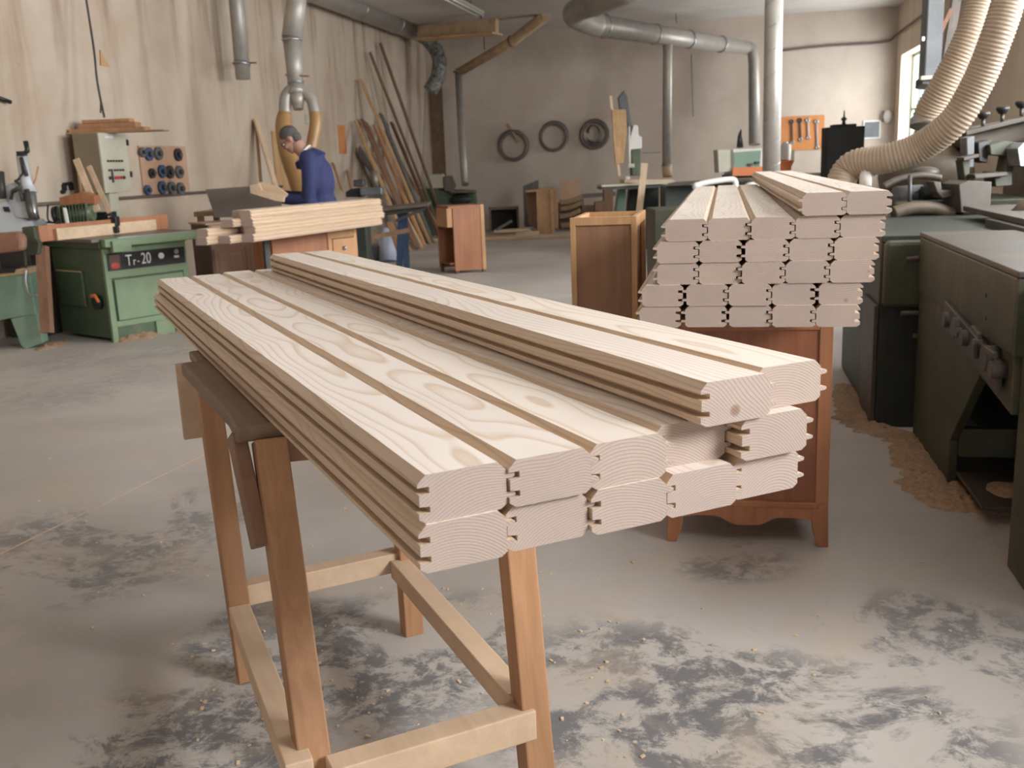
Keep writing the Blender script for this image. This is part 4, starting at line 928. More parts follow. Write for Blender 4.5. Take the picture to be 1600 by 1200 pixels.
# --- small cabinet alone on the floor
f0 = A(712, 428, z=0); f1 = A(760, 424, z=0); zt_ = ZAT(703, 322, f0)
rzq = math.atan2((f1-f0).y, (f1-f0).x); wq = (f1-f0).xy.length
t_ = thing('nightstand', 'small free-standing brown cabinet with an open left side on the bright floor', 'cabinet', (f0.x, f0.y, 0), rzq)
def NB(name, m, *b, bev=.003):
    return MB().bx(*b).build(name, m, t_, bev, world=False)
NB('side_panel', 'cherry_light', 0, wq-.04, 0, .02, .035, zt_)
NB('edge_strip', 'cabinet_edge', wq-.05, wq, -.01, .03, .03, zt_)
NB('top', 'cherry_light', -.06, wq, -.005, .45, zt_-.03, zt_)
NB('side_panel', 'cherry_light', -.07, wq, .43, .45, .05, zt_-.03)
NB('drawer_front', 'cabinet_edge', -.08, -.01, .0, .43, zt_-.27, zt_-.03)
NB('shelf', 'cherry', -.06, wq-.05, .02, .43, .12, .14)
NB('back_panel', 'cherry', wq-.045, wq-.03, .02, .43, .14, zt_-.03)
for xx in (.01, wq-.05): NB('foot', 'old_brown', xx, xx+.04, .0, .04, 0, .036)
for xx in (-.06, wq-.05): NB('foot', 'old_brown', xx, xx+.04, .39, .43, 0, .12)

# ================================================================== BACK WALL
def bw(px, py, off=0.0): return A(px, py, y=YB-off)
a_ = A(641, 376, z=.03); b_ = A(900, 369, z=.03)
one('floor_plank', MB().beam(a_, b_, .16, .055, hf), 'pale_pine', 'long pale plank lying on the floor in front of the back wall', 'plank', bevel=.004)
for i, (p, q, h, m_, lb) in enumerate((((772, 358), (828, 356), .05, 'pale_pine', 'pale scrap board on top of the scrap pile left of the leaning cabinet'), ((762, 364), (812, 363), .07, 'oak_z', 'scrap beam at the bottom left of the scrap pile'),
                         ((806, 364), (842, 363), .09, 'pale_pine', 'thick scrap beam at the right of the scrap pile'), ((775, 360), (800, 352), .04, 'grey_z', 'grey scrap board tilted on the scrap pile'))):
    a_ = A(*p, d=18.9); b_ = A(*q, d=18.9); zz = (.05, .03, .045, .14)[i] if i != 0 else .12
    a_.z = zz; b_.z = zz if i != 3 else .3
    one('scrap_board', MB().beam(a_, b_, .25, h, hf), m_, lb, 'board', 'scrap boards by the back wall', .004)
t_ = thing('crate', 'dark open box with a thin brown frame against the back wall', 'box', A(785, 362, d=20.5))
P = A(765, 360, d=20.6); P.z = 0
mb = MB(); L_ = .62
for dx in (0, L_-.04): mb.prism([(dx, 0), (dx+.04, 0), (dx+.04, .48), (dx, .48)], P, rt, (0, 0, 1), hf*.4)
mb.prism([(0, .44), (L_, .44), (L_, .48), (0, .48)], P, rt, (0, 0, 1), hf*.4); mb.build('frame', 'brown_z', t_); MB().prism([(.04, 0), (L_-.04, 0), (L_-.04, .44), (.04, .44)], P+hf*.35, rt, (0, 0, 1), hf*.04).build('back', 'black_rough', t_)
# unfinished cabinet carcass leaning group
P = A(840, 366, z=0); DQ = (P-EYE).dot(fw)
t_ = thing('carcass', 'unfinished light brown cabinet carcass standing by the back wall', 'cabinet', P)
mb = MB(); plate(mb, [(821, 298), (838, 297), (841, 362), (826, 348)], DQ+.5, .03); mb.build('side_panel', 'walnut_panel', t_)
mb = MB(); plate(mb, [(838, 297), (864, 295), (866, 367), (840, 366)], DQ, .03); mb.build('front_panel', 'honey', t_)
mb = MB(); plate(mb, [(859, 296), (864, 295), (867, 367), (862, 367)], DQ-.03, .03); mb.build('edge', 'cabinet_edge', t_)
mb = MB(); plate(mb, [(821, 298), (866, 294), (864, 298), (822, 301)], DQ+.02, .5); mb.build('top', 'cabinet_edge', t_)
mb = MB(); plate(mb, [(866, 296), (871, 296), (873, 357), (869, 358)], DQ+.3, .03); mb.build('side_panel', 'cabinet_edge', t_)
one('panel_board', MB().prism([(0, 0), (.33, .12), (.33, -.85), (0, -.85)], A(817, 291, d=20.8), rt, (0, 0, 1), hf*.03), 'grey_z', 'grey board showing above the leaning cabinet carcass', 'panel')
mb = MB(); plate(mb, [(875, 283), (908, 278), (909, 312), (877, 318)], 20.6, .03); one('panel_board', mb, 'board_tan', 'square tan panel standing against the back wall', 'panel')
cv = ['topmost curved offcut', 'second curved offcut from the top', 'third curved offcut from the top', 'lowest curved offcut']
for i, (x0_, y0_, x1_, y1_, hgt) in enumerate(((876, 316, 908, 308, .10), (875, 326, 908, 316, .10), (874, 338, 906, 328, .11), (876, 352, 904, 345, .12))):
    pth = smooth_path([A(x0_, y0_, d=20.1), A((x0_+x1_)/2, (y0_+y1_)/2+2, d=20.1), A(x1_, y1_, d=20.1)], 5)
    mb = MB()
    for a, b_ in zip(pth, pth[1:]): mb.beam(a, b_, .3, hgt*.8, hf)
    one('offcut', mb, 'oak_z', cv[i]+' in the pile under the square tan panel', 'offcut', 'curved offcuts by the back wall')
mb = MB(); plate(mb, [(873, 318), (912, 312), (914, 368), (873, 368)], 20.5, .4); one('bin', mb, 'brown_z', 'brown wooden bin behind the curved offcuts', 'bin')
mb = MB(); plate(mb, [(905, 304), (962, 300), (962, 306), (905, 310)], 20.7, .25); one('shelf_board', mb, 'grey_z', 'grey shelf board along the back wall', 'shelf')
mb = MB(); plate(mb, [(909, 322), (940, 320), (942, 345), (911, 348)], 20.2, .3); one('box', mb, 'brown_z', 'low brown box under the grey shelf board', 'box')
mb = MB(); plate(mb, [(944, 294), (958, 293), (958, 358), (930, 359), (930, 316), (944, 314)], 19.6, .3); one('stepped_block', mb, 'leg_dark', 'stepped brown wooden block left of the bandsaw', 'block')
# three coils of saw blade on the wall
for (px, py, R_, lb) in ((802, 227, .33, 'left coil of band with a wooden lath through it on the back wall'), (865, 213, .32, 'middle of the three wall coils, a plain ring'), (928, 210, .31, 'right coil, with loose loops crossing its middle')):
    c_ = bw(px, py, .08); mb = MB()
    for k in range(7):
        ro = random.uniform(-.035, .035); mb.torus(c_+V((random.uniform(-.02, .02), 0, random.uniform(-.02, .02))), R_-.03+ro, .012, (random.uniform(-.1, .1), 1, random.uniform(-.1, .1)), 40, 6)
    mb.torus(c_+V((0, 0, -.01)), R_-.035, .035, (0, 1, 0), 40, 8)
    if px == 928:
        for k in range(4): mb.torus(c_+V((.02*k-.03, -.03, 0)), R_*.62, .008, (.8, 1, .1*k), 40, 6)
    one('blade_coil', mb, 'coil', lb, 'coil', 'coils hanging on the back wall')
one('wood_strip', MB().beam(bw(792, 193, .06), bw(812, 222, .15), .05, .02, (1, 0, 0)), 'oak_z', 'short lath stuck through the left wall coil', 'wood strip')
# --- bandsaw with wood hung round it
D4 = 15.0
t_ = thing('bandsaw', 'grey-green bandsaw with a pale table and white guard in front of the back wall', 'machine', A(985, 340, d=D4))
bt = A(985, 288, d=D4); zb4 = bt.z
mb = MB(); plate(mb, [(985, 214), (990, 195), (997, 196), (998, 212), (1003, 214), (1003, 232), (984, 234)], D4+.05, .25); mb.build('upper_guard', 'white', t_, .01)
mb = MB(); plate(mb, [(986, 232), (1001, 231), (1000, 274), (988, 275)], D4+.1, .3); mb.build('column', 'green_dark', t_, .01)
mb = MB(); plate(mb, [(966, 152), (975, 141), (980, 150), (986, 190), (990, 220), (985, 222), (978, 180), (968, 168)], D4+.2, .12); mb.build('top_arm', 'disc_grey', t_, .01)
MB().beam(A(936, 290, d=D4-.1), A(1050, 284, d=D4-.1), .75, .035, hf).build('table_top', 'cream', t_, .008)
MB().beam(A(936, 294, d=D4-.1), A(1035, 290, d=D4-.1), .72, .03, hf).build('table_frame', 'iron', t_)
mb = MB(); plate(mb, [(968, 294), (979, 293), (976, 342), (961, 342)], D4+.1, .3); mb.build('leg', 'green_mint', t_, .01)
mb = MB(); plate(mb, [(984, 296), (1030, 293), (1030, 345), (980, 345)], D4+.3, .3); mb.build('base', 'green_black', t_, .01)
f_ = A(1000, 345, d=D4+.4); MB().box((f_.x, f_.y, .2), (.5, .4, .4), rz=yaw).build('plinth', 'green_black', t_)
MB().tube([A(983, 198, d=D4), A(984, 262, d=D4)], .018, 8).build('blade_guide', 'white', t_); MB().ell(A(980, 279, d=D4-.2), .04).build('knob', 'white', t_)
MB().box(A(986, 259, d=D4-.02), (.10, .06, .06), rz=yaw).build('guide_block', 'cream', t_, .01)
MB().beam(A(1003, 239, d=D4), A(1032, 238, d=D4), .012, .012, hf).build('rod', 'iron', t_)
mb = MB(); plate(mb, [(956, 171), (978, 171), (980, 200), (974, 255), (962, 256), (958, 214)], D4-.1, .06); one('panel_board', mb, 'honey', 'brown wooden pattern hung on the left of the bandsaw', 'panel', bevel=.004)
one('wood_strip', MB().beam(A(954, 150, d=D4-.04), A(968, 276, d=D4-.04), .04, .03, rt), 'pale_pine_z', 'pale rod sticking up above the brown pattern', 'wood strip')
one('wood_strip', MB().beam(A(1007, 255, d=D4-.7), A(998, 338, d=D4-.7), .095, .03, rt), 'pale_pine_z', 'upright pale board leaning in front of the bandsaw table', 'wood strip', bevel=.003)
one('board', MB().beam(A(972, 283, d=D4-.3), A(1049, 283, d=D4-.2), .3, .05, hf), 'pale_pine', 'pale board lying on the bandsaw table', 'board', bevel=.004)
# blue bin and the long low machine table
mb = MB(); plate(mb, [(1046, 290), (1080, 288), (1079, 309), (1049, 311)], 14.5, .3); one('blue_bin', mb, 'blue', 'dark blue bin right of the bandsaw', 'bin', bevel=.01)
t_ = thing('sliding_table', 'long grey machine table with a pale looped frame behind the far pile', 'machine', A(1150, 290, d=12.6))
MB().beam(A(1050, 287, d=13.6), A(1236, 276, d=13.0), .5, .03, hf).build('table_top', 'steel_dusty', t_)
MB().tube(smooth_path([A(1086, 290, d=12.2), A(1105, 285, d=12.2), A(1140, 280, d=12.2), A(1149, 284, d=12.2), A(1149, 300, d=12.2)], 5), .035, 10).build('loop_frame', 'white', t_)
MB().ell(A(1088, 291, d=12.2), .05).build('knob', 'white', t_)
MB().ell(A(1175, 292, d=12.0), (.10, .10, .06)).build('knob', 'white', t_)
mb = MB(); plate(mb, [(1040, 292), (1210, 284), (1210, 330), (1040, 330)], 13.6, .5); mb.build('base', 'green_black', t_)
mb = MB(); plate(mb, [(1028, 324), (1064, 320), (1056, 331), (1028, 331)], 9.0, .5); o = one('green_crate', MB().box((A(1046, 330, d=8.7).x, A(1046, 330, d=8.7).y, .47), (.34, .5, .94), rz=yaw), 'green_dusty', 'dusty green machine corner between the narrow carcass and the far pile', 'machine', bevel=.01)
# --- white, green and orange thicknesser
D5 = 14.2
t_ = thing('thicknesser', 'white machine with a green and orange front panel by the tall pipe', 'machine', A(1160, 290, d=D5))
mb = MB(); plate(mb, [(1145, 233), (1197, 231), (1197, 273), (1145, 274)], D5, .6); mb.build('body', 'white', t_, .01)
mb = MB(); plate(mb, [(1147, 238), (1189, 235), (1187, 261), (1147, 262)], D5-.02, .03); mb.build('green_panel', 'green_mint', t_)
mb = MB(); plate(mb, [(1145, 262), (1194, 260), (1194, 274), (1145, 275)], D5-.03, .03); mb.build('orange_band', 'orange', t_)
mb = MB(); plate(mb, [(1121, 234), (1146, 233), (1146, 268), (1123, 270)], D5+.05, .3); mb.build('side_cover', 'cream', t_, .01)
MB().bx(0, .01, 0, .01, 0, .01) if False else None
for px_, py_ in ((1172, 257), (1183, 254)): MB().box(A(px_, py_, d=D5-.05), (.06, .05, .03), rz=yaw).build('switch', 'black', t_)
q_ = A(1165, 272, d=D5+.35); MB().box((q_.x, q_.y, q_.z/2), (.6, .45, q_.z), rz=yaw).build('stand', 'green_black', t_)
one('spray_gun', MB().tube([A(1156, 230, d=D5+.2), A(1156, 212, d=D5+.2), A(1158, 202, d=D5+.2)], [.05, .03, .008], 10), 'black', 'small dark pointed bottle standing on the white machine', 'bottle')
# --- overhead duct with two drops
t_ = thing('extraction_duct', 'bent silver overhead duct with two vertical drops along the back wall', 'duct', bw(1040, 262, 1.0))
E0 = A(895, 20, d=16.6); S0 = A(1000, -24, d=13.2); E1 = A(1166, 75, y=YB-.75)
MB().tube(smooth_path([S0, A(930, 6, d=15.5)], 3), .19, 24).build('near_run', 'galvanised', t_)
MB().tube(smooth_path([A(931, 5, d=15.5), A(905, 14, d=16.1), A(897, 24, d=16.4), A(914, 33, d=16.6), A(935, 40, d=16.8)], 5), .19, 24).build('elbow', 'galvanised', t_)
G0 = A(930, 39, d=16.8)
MB().tube([G0, E1], [.19, .13], 24).build('main_run', 'galvanised', t_)
def lerpx(px):
    lo, hi = 0.0, 1.0
    for _ in range(30):
        mid = (lo+hi)/2; P_ = G0.lerp(E1, mid)-EYE; x_ = 800+F*P_.dot(cr)/P_.dot(fw)
        if x_ < px: lo = mid
        else: hi = mid
    return G0.lerp(E1, lo)
axx = (E1-G0).normalized()
for px_ in (943, 1022, 1076, 1126): MB().torus(lerpx(px_), .19-.06*(px_-930)/250+.004, .016, axx).build('seam', 'steel', t_)
Q0 = lerpx(1043); dd4 = (Q0-EYE).dot(fw); Q1 = A(1042, 258, d=dd4)
MB().tube([Q0, Q0+V((0, 0, -.3)), Q1], [.10, .085, .085], 18).build('drop', 'galvanised', t_); MB().torus(A(1042, 258, d=dd4), .09, .012, (0, 0, 1)).build('collar', 'steel', t_)
MB().tube([Q1, A(1043, 276, d=dd4)], .09, 18).build('hose_end', 'dust_tan', t_)
Q0 = E1; dd5 = (Q0-EYE).dot(fw)
MB().tube(smooth_path([E1, E1+V((.12, .02, -.04)), E1+V((.16, .03, -.3))], 5)+[A(1179, 226, d=dd5)], [.13]*10+[.115, .115] if False else .115, 18).build('drop', 'galvanised', t_)
one('pipe_hanger', MB().tube([A(943, 22, d=16.9), V((A(943, 22, d=16.9).x, A(943, 22, d=16.9).y, ZC))], .01, 6), 'iron', 'thin rod holding the overhead duct near its elbow', 'rod')
one('wire', MB().tube([bw(915, 33, .05), bw(1185, 3, .05)], .022, 6), 'coil', 'long dark cable along the top of the back wall', 'cable')
one('wire', MB().tube([A(1054, -15, d=19.5), A(1057, 36, d=19.5)], .012, 6), 'coil', 'short wire hanging from the ceiling above the overhead duct', 'wire')
one('wire', MB().tube([bw(1080, 85, .05), bw(1083, 182, .05)], .008, 6), 'coil', 'thin wire hanging down the back wall between the two duct drops', 'wire')
one('wire', MB().tube(smooth_path([bw(1215, 80, .04), bw(1290, 72, .04), bw(1380, 66, .04), bw(1399, 55, .04)], 4)+[A(1440, 24, x=XR-.04), A(1462, 8, x=XR-.04)], .022, 6), 'coil', 'cable running from the tall pipe round the right corner onto the right wall', 'cable')
# --- tall spiral pipe in front
X5 = A(1205, 270, d=8.9); t_ = thing('spiral_pipe', 'tall silver spiral-seamed pipe rising behind the far pile', 'pipe', (X5.x, X5.y, .3))
MB().tube([(X5.x, X5.y, .0), (X5.x+.0, X5.y, ZC)], .078, 28).build('pipe', 'galvanised', t_)
hp = [V((X5.x+.0795*math.cos(a), X5.y+.0795*math.sin(a), z)) for a, z in ((i*.35, .1+i*.35/(2*math.pi)*.20) for i in range(int(3.9/.20*2*math.pi/.35)))]
MB().tube(hp, .0028, 5).build('seam', 'steel', t_)
# --- orange tool board with wrenches
a_, b_ = bw(1218, 186), bw(1287, 233)
t_ = one('tool_board', MB().bx(a_.x, b_.x, YB-.02, YB-.002, b_.z, a_.z+.04), 'orange_board', 'orange pegboard with four wrenches on the back wall', 'board')
for i, (px_, y0_, y1_, lb) in enumerate(((1237, 190, 223, 'leftmost dark wrench'), (1250, 188, 218, 'second wrench from the left, dark with a wide head'), (1262, 188, 215, 'third wrench from the left, the shortest and palest'), (1276, 190, 230, 'rightmost and longest wrench'))):
    p, q = bw(px_, y0_, .04), bw(px_+1, y1_, .04)
    w = thing('wrench', lb+' on the orange pegboard', 'wrench', q, 0, 'wrenches on the orange pegboard')
    MB().beam(p, q, .035, .015, (1, 0, 0)).build('shaft', 'iron' if i < 2 else 'steel', w, .003); MB().torus(p, .032, .016, (0, 1, 0), 16, 8).build('head', 'iron' if i < 2 else 'steel', w); MB().torus(q, .028, .014, (0, 1, 0), 16, 8).build('head', 'steel', w)
t_ = thing('canister', 'white plastic canister beside an orange bin behind the tall pipe', 'canister', A(1225, 252, d=17.4)); MB().cyl(A(1226, 252, d=17.4), A(1227, 226, d=17.4), .098, n=20).build('body', 'white', t_, .01); MB().cyl(A(1227, 226, d=17.4), A(1227, 222, d=17.4), .045, n=16).build('cap', 'white', t_)
one('box', MB().box(A(1236, 243, d=17.5), (.09, .1, .19), rz=yaw), 'cream', 'small grey box right of the white canister', 'box', bevel=.004)
mb = MB(); plate(mb, [(1216, 253), (1242, 250), (1237, 260), (1236, 271), (1216, 273)], 17.1, .3); one('orange_bin', mb, 'orange', 'dark orange bin standing under the white canister', 'bin', bevel=.006)
t_ = thing('counter', 'pale counter against the back wall below the orange pegboard', 'cabinet', A(1260, 280, d=17))
cA, cB = A(1215, 262, d=17.5), A(1300, 262, d=17.5)
MB().box(((cA.x+cB.x)/2, (cA.y+cB.y)/2+.2, .48), (1.6, 1.3, .96)).build('body', 'white', t_); MB().box(((cA.x+cB.x)/2, (cA.y+cB.y)/2+.2, .98), (1.64, 1.34, .04)).build('worktop', 'cream', t_, .005)
# black cabinet with finial
cA, cB = A(1289, 262, d=15.5), A(1346, 262, d=15.5); zt_ = A(1300, 199, d=15.5).z
t_ = thing('wardrobe', 'black upright cabinet with a small finial, right of the orange pegboard', 'cabinet', ((cA.x+cB.x)/2, cA.y, 0))
w_ = (cB-cA).xy.length
MB().box(((cA.x+cB.x)/2, (cA.y+cB.y)/2+.2, zt_/2), (w_, .4, zt_), rz=yaw*.6).build('body', 'black_rough', t_, .01)
MB().box(((cA.x+cB.x)/2, (cA.y+cB.y)/2+.2, zt_+.02), (w_*.6, .3, .04), rz=yaw*.6).build('top_plate', 'black_rough', t_, .01)
p = V(((cA.x+cB.x)/2, (cA.y+cB.y)/2+.1, zt_+.03)); MB().tube([p, p+V((0, 0, .05)), p+V((0, 0, .09)), p+V((0, 0, .12)), p+V((0, 0, .22))], [.04, .02, .05, .015, .006], 12).build('finial', 'black', t_)
a_, b_ = bw(1351, 191), bw(1373, 214); t_ = thing('picture', 'small dark framed picture in the right corner of the back wall', 'picture', ((a_.x+b_.x)/2, YB, b_.z))
MB().bx(a_.x-.03, b_.x+.03, YB-.03, YB, b_.z-.03, a_.z+.03).build('frame', 'white', t_); MB().bx(a_.x, b_.x, YB-.035, YB-.03, b_.z, a_.z).build('image', 'disc_grey', t_)
c_ = bw(1387, 182, .05); t_ = thing('wall_phone', 'small white device on the back wall near the right corner', 'telephone', c_); MB().ell(c_, (.09, .05, .13)).build('body', 'white', t_); MB().tube([c_+V((-.09, -.04, .11)), c_+V((-.11, -.06, 0)), c_+V((-.09, -.04, -.1))], .02, 8).build('handset', 'steel_dusty', t_)
# leaning boards in front of the window
one('leaning_board', MB().prism([(0, 0), (.20, 0), (.20, 2.7), (0, 2.7)], V((XR-.85, 17.6, 0)), (0, -1, 0), V((.30, 0, 1)).normalized(), (.03, 0, 0)), 'pale_pine_z', 'tall pale board leaning against the right wall in front of the window', 'board', bevel=.004)
one('leaning_board', MB().prism([(0, 0), (.12, 0), (.12, 2.4), (0, 2.4)], V((XR-.75, 17.2, 0)), (0, -1, 0), V((.30, 0, 1)).normalized(), (.03, 0, 0)), 'cherry_light', 'reddish board leaning beside the tall pale board at the window', 'board', bevel=.004)
# square grey duct and posts on the right
D6 = 8.2
t_ = thing('square_duct', 'grey square extraction duct hanging at the top right beside the ribbed hoses', 'duct', A(1452, 135, d=D6))
P = A(1452, 128, d=D6); MB().beam(P, V((P.x, P.y, ZC)), .137, .125, rt).build('duct', 'duct_grey', t_, .01); MB().beam(A(1451, 136, d=D6), A(1452, 123, d=D6), .165, .15, rt).build('flange', 'iron', t_)
MB().beam(A(1440, 61, d=D6-.1), A(1470, 60, d=D6-.1), .03, .03, (0, 0, 1)).build('bracket', 'steel', t_); mb = MB(); mb.beam(A(1438, 122, d=D6-.1), A(1473, 120, d=D6-.1), .03, .04, (0, 0, 1)); mb.build('bracket', 'cream', t_)
D7 = 8.8
one('post', MB().beam(A(1475, 115, d=D7), A(1497, -20, d=D7), .077, .05, rt), 'grey_z', 'dark slanting post between the square duct and the hoses', 'post')
one('red_bar', MB().beam(A(1464, 62, d=D7-.05), A(1486, 15, d=D7-.03), .035, .03, rt), 'leather', 'short rusty red bar beside the square duct', 'bar')
# ================================================================== RIGHT SIDE
# ribbed hoses
def hose(label, pts, r, name='ribbed_hose'):
    P, R = corr(pts, r, .0055, .021)
    return one(name, MB().tube(P, R, 22), 'hose', label, 'hose', 'ribbed extraction hoses')
hose('nearer ribbed hose sweeping from the top right down behind the far pile', [A(1590, -70, d=5.3), A(1577, -5, d=5.35), A(1556, 60, d=5.4), A(1527, 130, d=5.5), A(1490, 190, d=5.6), A(1440, 228, d=5.75), A(1385, 248, d=5.85), A(1341, 255, d=5.95), A(1322, 268, d=6.0), A(1313, 290, d=6.0), A(1312, 320, d=6.0)], .083)
hose('ribbed hose further back, ending above the dark moulder', [A(1545, -70, d=6.0), A(1535, -5, d=6.05), A(1512, 62, d=6.1), A(1480, 125, d=6.2), A(1455, 168, d=6.3), A(1447, 190, d=6.35)], .086)
one('hose_collar', MB().tube([A(1447, 188, d=6.35), A(1445, 199, d=6.35)], .095, 20), 'steel', 'grey metal collar at the lower end of the rear ribbed hose', 'collar')
# dark green machine beside the far pile
PX = .73
t_ = thing('cabinet_machine', 'very dark green machine cabinet between the far pile and the long planer', 'machine', (1.3, 5.8, 0))
zt_ = A(1345, 350, y=5.08).z
MB().bx(.75, 1.7, 5.12, 6.6, .0, .93).build('body', 'green_black', t_, .012)
MB().bx(PX, .75, 5.12, 5.55, .0, .62).build('side_plate', 'steel_dark', t_, .004)
MB().bx(.76, 1.02, 5.04, 5.12, .62, .94).build('front_box', 'green_dusty', t_, .02)
MB().tube([(.90, 5.04, .86), (.90, 5.0, .86)], .016, 10).build('knob', 'black', t_)
MB().bx(.75, 1.75, 5.12, 6.6, .93, .96).build('top', 'green_black', t_, .004)
MB().cyl(A(1352, 292, d=5.9), A(1353, 268, d=5.9), .036, n=20).build('cap', 'white', t_)
# long planer in the foreground right
t_ = thing('long_planer', 'long dusty green surface planer with steel tables at the right edge', 'machine', (1.5, 4.2, 0))
x0, ya, yb = .90, 3.36, 4.97
def LB(name, m, *b, bev=.008, par=t_): return MB().bx(*b).build(name, m, par, bev)
LB('side_panel', 'green_dusty', x0, x0+.05, ya, yb, .71, .965)
LB('table_front', 'steel_dark', x0, x0+.42, ya-.01, yb+.02, .965, .985, bev=.004)
LB('end_panel', 'green_dark', x0+.05, x0+1.3, ya, ya+.04, .70, .96)
LB('bed', 'green_dark', x0+.05, x0+1.3, ya+.04, yb, .55, .955)
LB('table_rear', 'steel_dark', x0+.46, x0+1.3, ya-.01, yb+1.3, 1.0, 1.03, bev=.004)
LB('guide_rail', 'iron', x0+.42, x0+.46, ya, yb+.6, .96, 1.0, bev=.002)
mb = MB(); mb.prism([(4.98, 0), (4.98, .72), (3.38, .72), (3.36, .52), (3.78, .56), (4.19, .20), (4.19, 0)], (x0+.01, 0, 0), (0, 1, 0), (0, 0, 1), (.035, 0, 0)); mb.build('leg_plate', 'green_dusty', t_, .004)
mb = MB(); mb.prism([(4.98, 0), (4.98, .60), (3.3, .60), (4.19, .20), (4.19, 0)], (x0+1.2, 0, 0), (0, 1, 0), (0, 0, 1), (.035, 0, 0)); mb.build('leg_plate', 'green_black', t_, .004)
LB('inner_box', 'green_black', x0+.25, x0+1.2, 4.0, 4.9, .1, .56)
LB('cross_member', 'green_dusty', x0+.04, x0+1.2, 4.15, 4.19, .14, .26, bev=.003)
LB('base_shelf', 'steel_dark', x0+.04, x0+1.3, 3.75, 4.18, .055, .07, bev=.002)
LB('near_leg', 'green_dusty', x0+.03, x0+.14, 3.0, 3.36, 0, .72); LB('near_bed', 'green_dark', x0+.05, x0+1.3, 2.4, 3.33, .70, .95)
# adjustment mechanism on the side
for (px_, py_, r_) in ((1482, 500, .03), (1497, 512, .04), (1510, 528, .03), (1528, 545, .035), (1545, 560, .045), (1556, 578, .03), (1502, 520, .02)):
    p = A(px_, py_, x=x0-.02); MB().tube([p+V((.04, 0, 0)), p+V((-.02, 0, 0))], r_, 14).build('adjuster', 'iron', t_)
MB().beam(A(1478, 488, x=x0-.01), A(1562, 590, x=x0-.01), .02, .10, (1, 0, 0)).build('adjuster_plate', 'iron', t_, .004)
for a0, b0 in (((1520, 512), (1532, 526)), ((1524, 536), (1522, 560)), ((1540, 545), (1556, 556))): MB().beam(A(*a0, x=x0-.04), A(*b0, x=x0-.04), .015, .02, (1, 0, 0)).build('lever', 'steel_dark', t_, .003)
for (pa, pb, kr, nm) in (((1416, 405), (1440, 403), .03, 1), ((1408, 490), (1440, 489), .035, 2), ((1427, 525), (1448, 525), .03, 3)):
    a_ = A(*pa, y=4.98); b_ = A(*pb, y=4.98); h_ = MB().tube([b_+V((.03, 0, 0)), a_], .012, 8).build('crank_rod', 'steel_dark', t_)
    MB().tube([b_+V((-.01, -.01, 0)), b_+V((.02, -.01, 0))], kr, 14).build('crank_hub', 'iron', h_)
for py_ in (461, 497): p = A(1539, py_, x=x0-.004); MB().tube([p+V((.02, 0, 0)), p], .008, 10).build('hole', 'black', t_)
# moulder mass behind the planer
t_ = thing('moulder', 'large dark moulding machine with a dusty hood and cutter heads at the right edge', 'machine', (2.1, 6.3, 0))
def MX(name, m, *b, bev=.01): return MB().bx(*b).build(name, m, t_, bev)
MX('base', 'green_black', 1.85, 3.2, 5.9, 8.6, 0, .98)
MX('column', 'hood_brown', 2.1, 3.2, 6.7, 8.4, .98, 1.55)
dM = 6.6
hood = MB(); plate(hood, [(1505, 212), (1530, 200), (1575, 192), (1640, 180), (1640, 222), (1575, 226), (1510, 232)], dM, .45); hood.build('hood', 'hood_brown', t_, .02)
mb = MB(); mb.beam(A(1505, 209, d=dM-.05), A(1640, 176, d=dM-.05), .08, .03, hf); mb.build('hood_rail', 'steel_dark', t_, .005)
for px_, py_ in ((1536, 180), (1566, 172), (1596, 163)):
    p = A(px_, py_+6, d=dM); k_ = MB().tube([A(px_, py_+18, d=dM), p], .012, 8).build('knob_stem', 'iron', t_); MB().tube([p, p+V((0, 0, .03)), p+V((0, 0, .045))], [.022, .042, .038], 14).build('knob', 'black', k_)
for (pts, m_, dd, th) in (([(1510, 215), (1523, 212), (1522, 262), (1512, 262)], 'duct_grey', dM-.3, .1), ([(1528, 222), (1548, 218), (1543, 255), (1530, 252)], 'black', dM-.3, .12), ([(1546, 226), (1568, 220), (1590, 222), (1585, 262), (1572, 290), (1566, 284), (1574, 244), (1548, 242)], 'green_dusty', dM-.35, .12),
                         ([(1590, 232), (1600, 222), (1625, 224), (1625, 262), (1594, 260)], 'steel', dM-.5, .15), ([(1505, 246), (1530, 240), (1530, 246), (1506, 252)], 'steel_dark', dM-.4, .1),
                         ([(1503, 250), (1517, 250), (1514, 285), (1508, 285)], 'green_dusty', dM-.35, .1), ([(1498, 288), (1512, 282), (1550, 284), (1548, 322), (1540, 334), (1502, 332)], 'steel_dark', dM-.6, .25), ([(1458, 284), (1470, 284), (1472, 298), (1500, 296), (1500, 306), (1472, 310), (1464, 300)], 'steel_dark', dM-.5, .12),
                         ([(1522, 272), (1575, 268), (1575, 275), (1524, 280)], 'steel_dark', dM-.45, .1), ([(1552, 268), (1582, 268), (1582, 290), (1556, 292)], 'green_dusty', dM-.4, .15)):
    mb = MB(); plate(mb, pts, dd, th); mb.build('bracket', m_, t_, .006)
MB().tube([A(1395, 325, d=6.3), A(1500, 330, d=6.3)], .05, 14).build('roller', 'iron', t_)
MB().tube([A(1398, 308, d=6.5), A(1440, 305, d=6.5)], .07, 16).build('motor', 'duct_grey', t_)
MB().tube([A(1440, 302, d=6.4), A(1500, 300, d=6.4)], .045, 14).build('shaft', 'green_black', t_)
MB().tube([A(1422, 274, d=6.1), A(1421, 322, d=6.1)], .012, 8).build('rod', 'iron', t_)
MB().ell(A(1447, 275, d=6.9), (.32, .2, .24)).build('gear_cover', 'hood_brown', t_)
MB().tube(smooth_path([A(1380, 292, d=6.2), A(1405, 280, d=6.2), A(1440, 274, d=6.2), A(1470, 278, d=6.2)], 6), .022, 10).build('curved_pipe', 'steel_dark', t_)
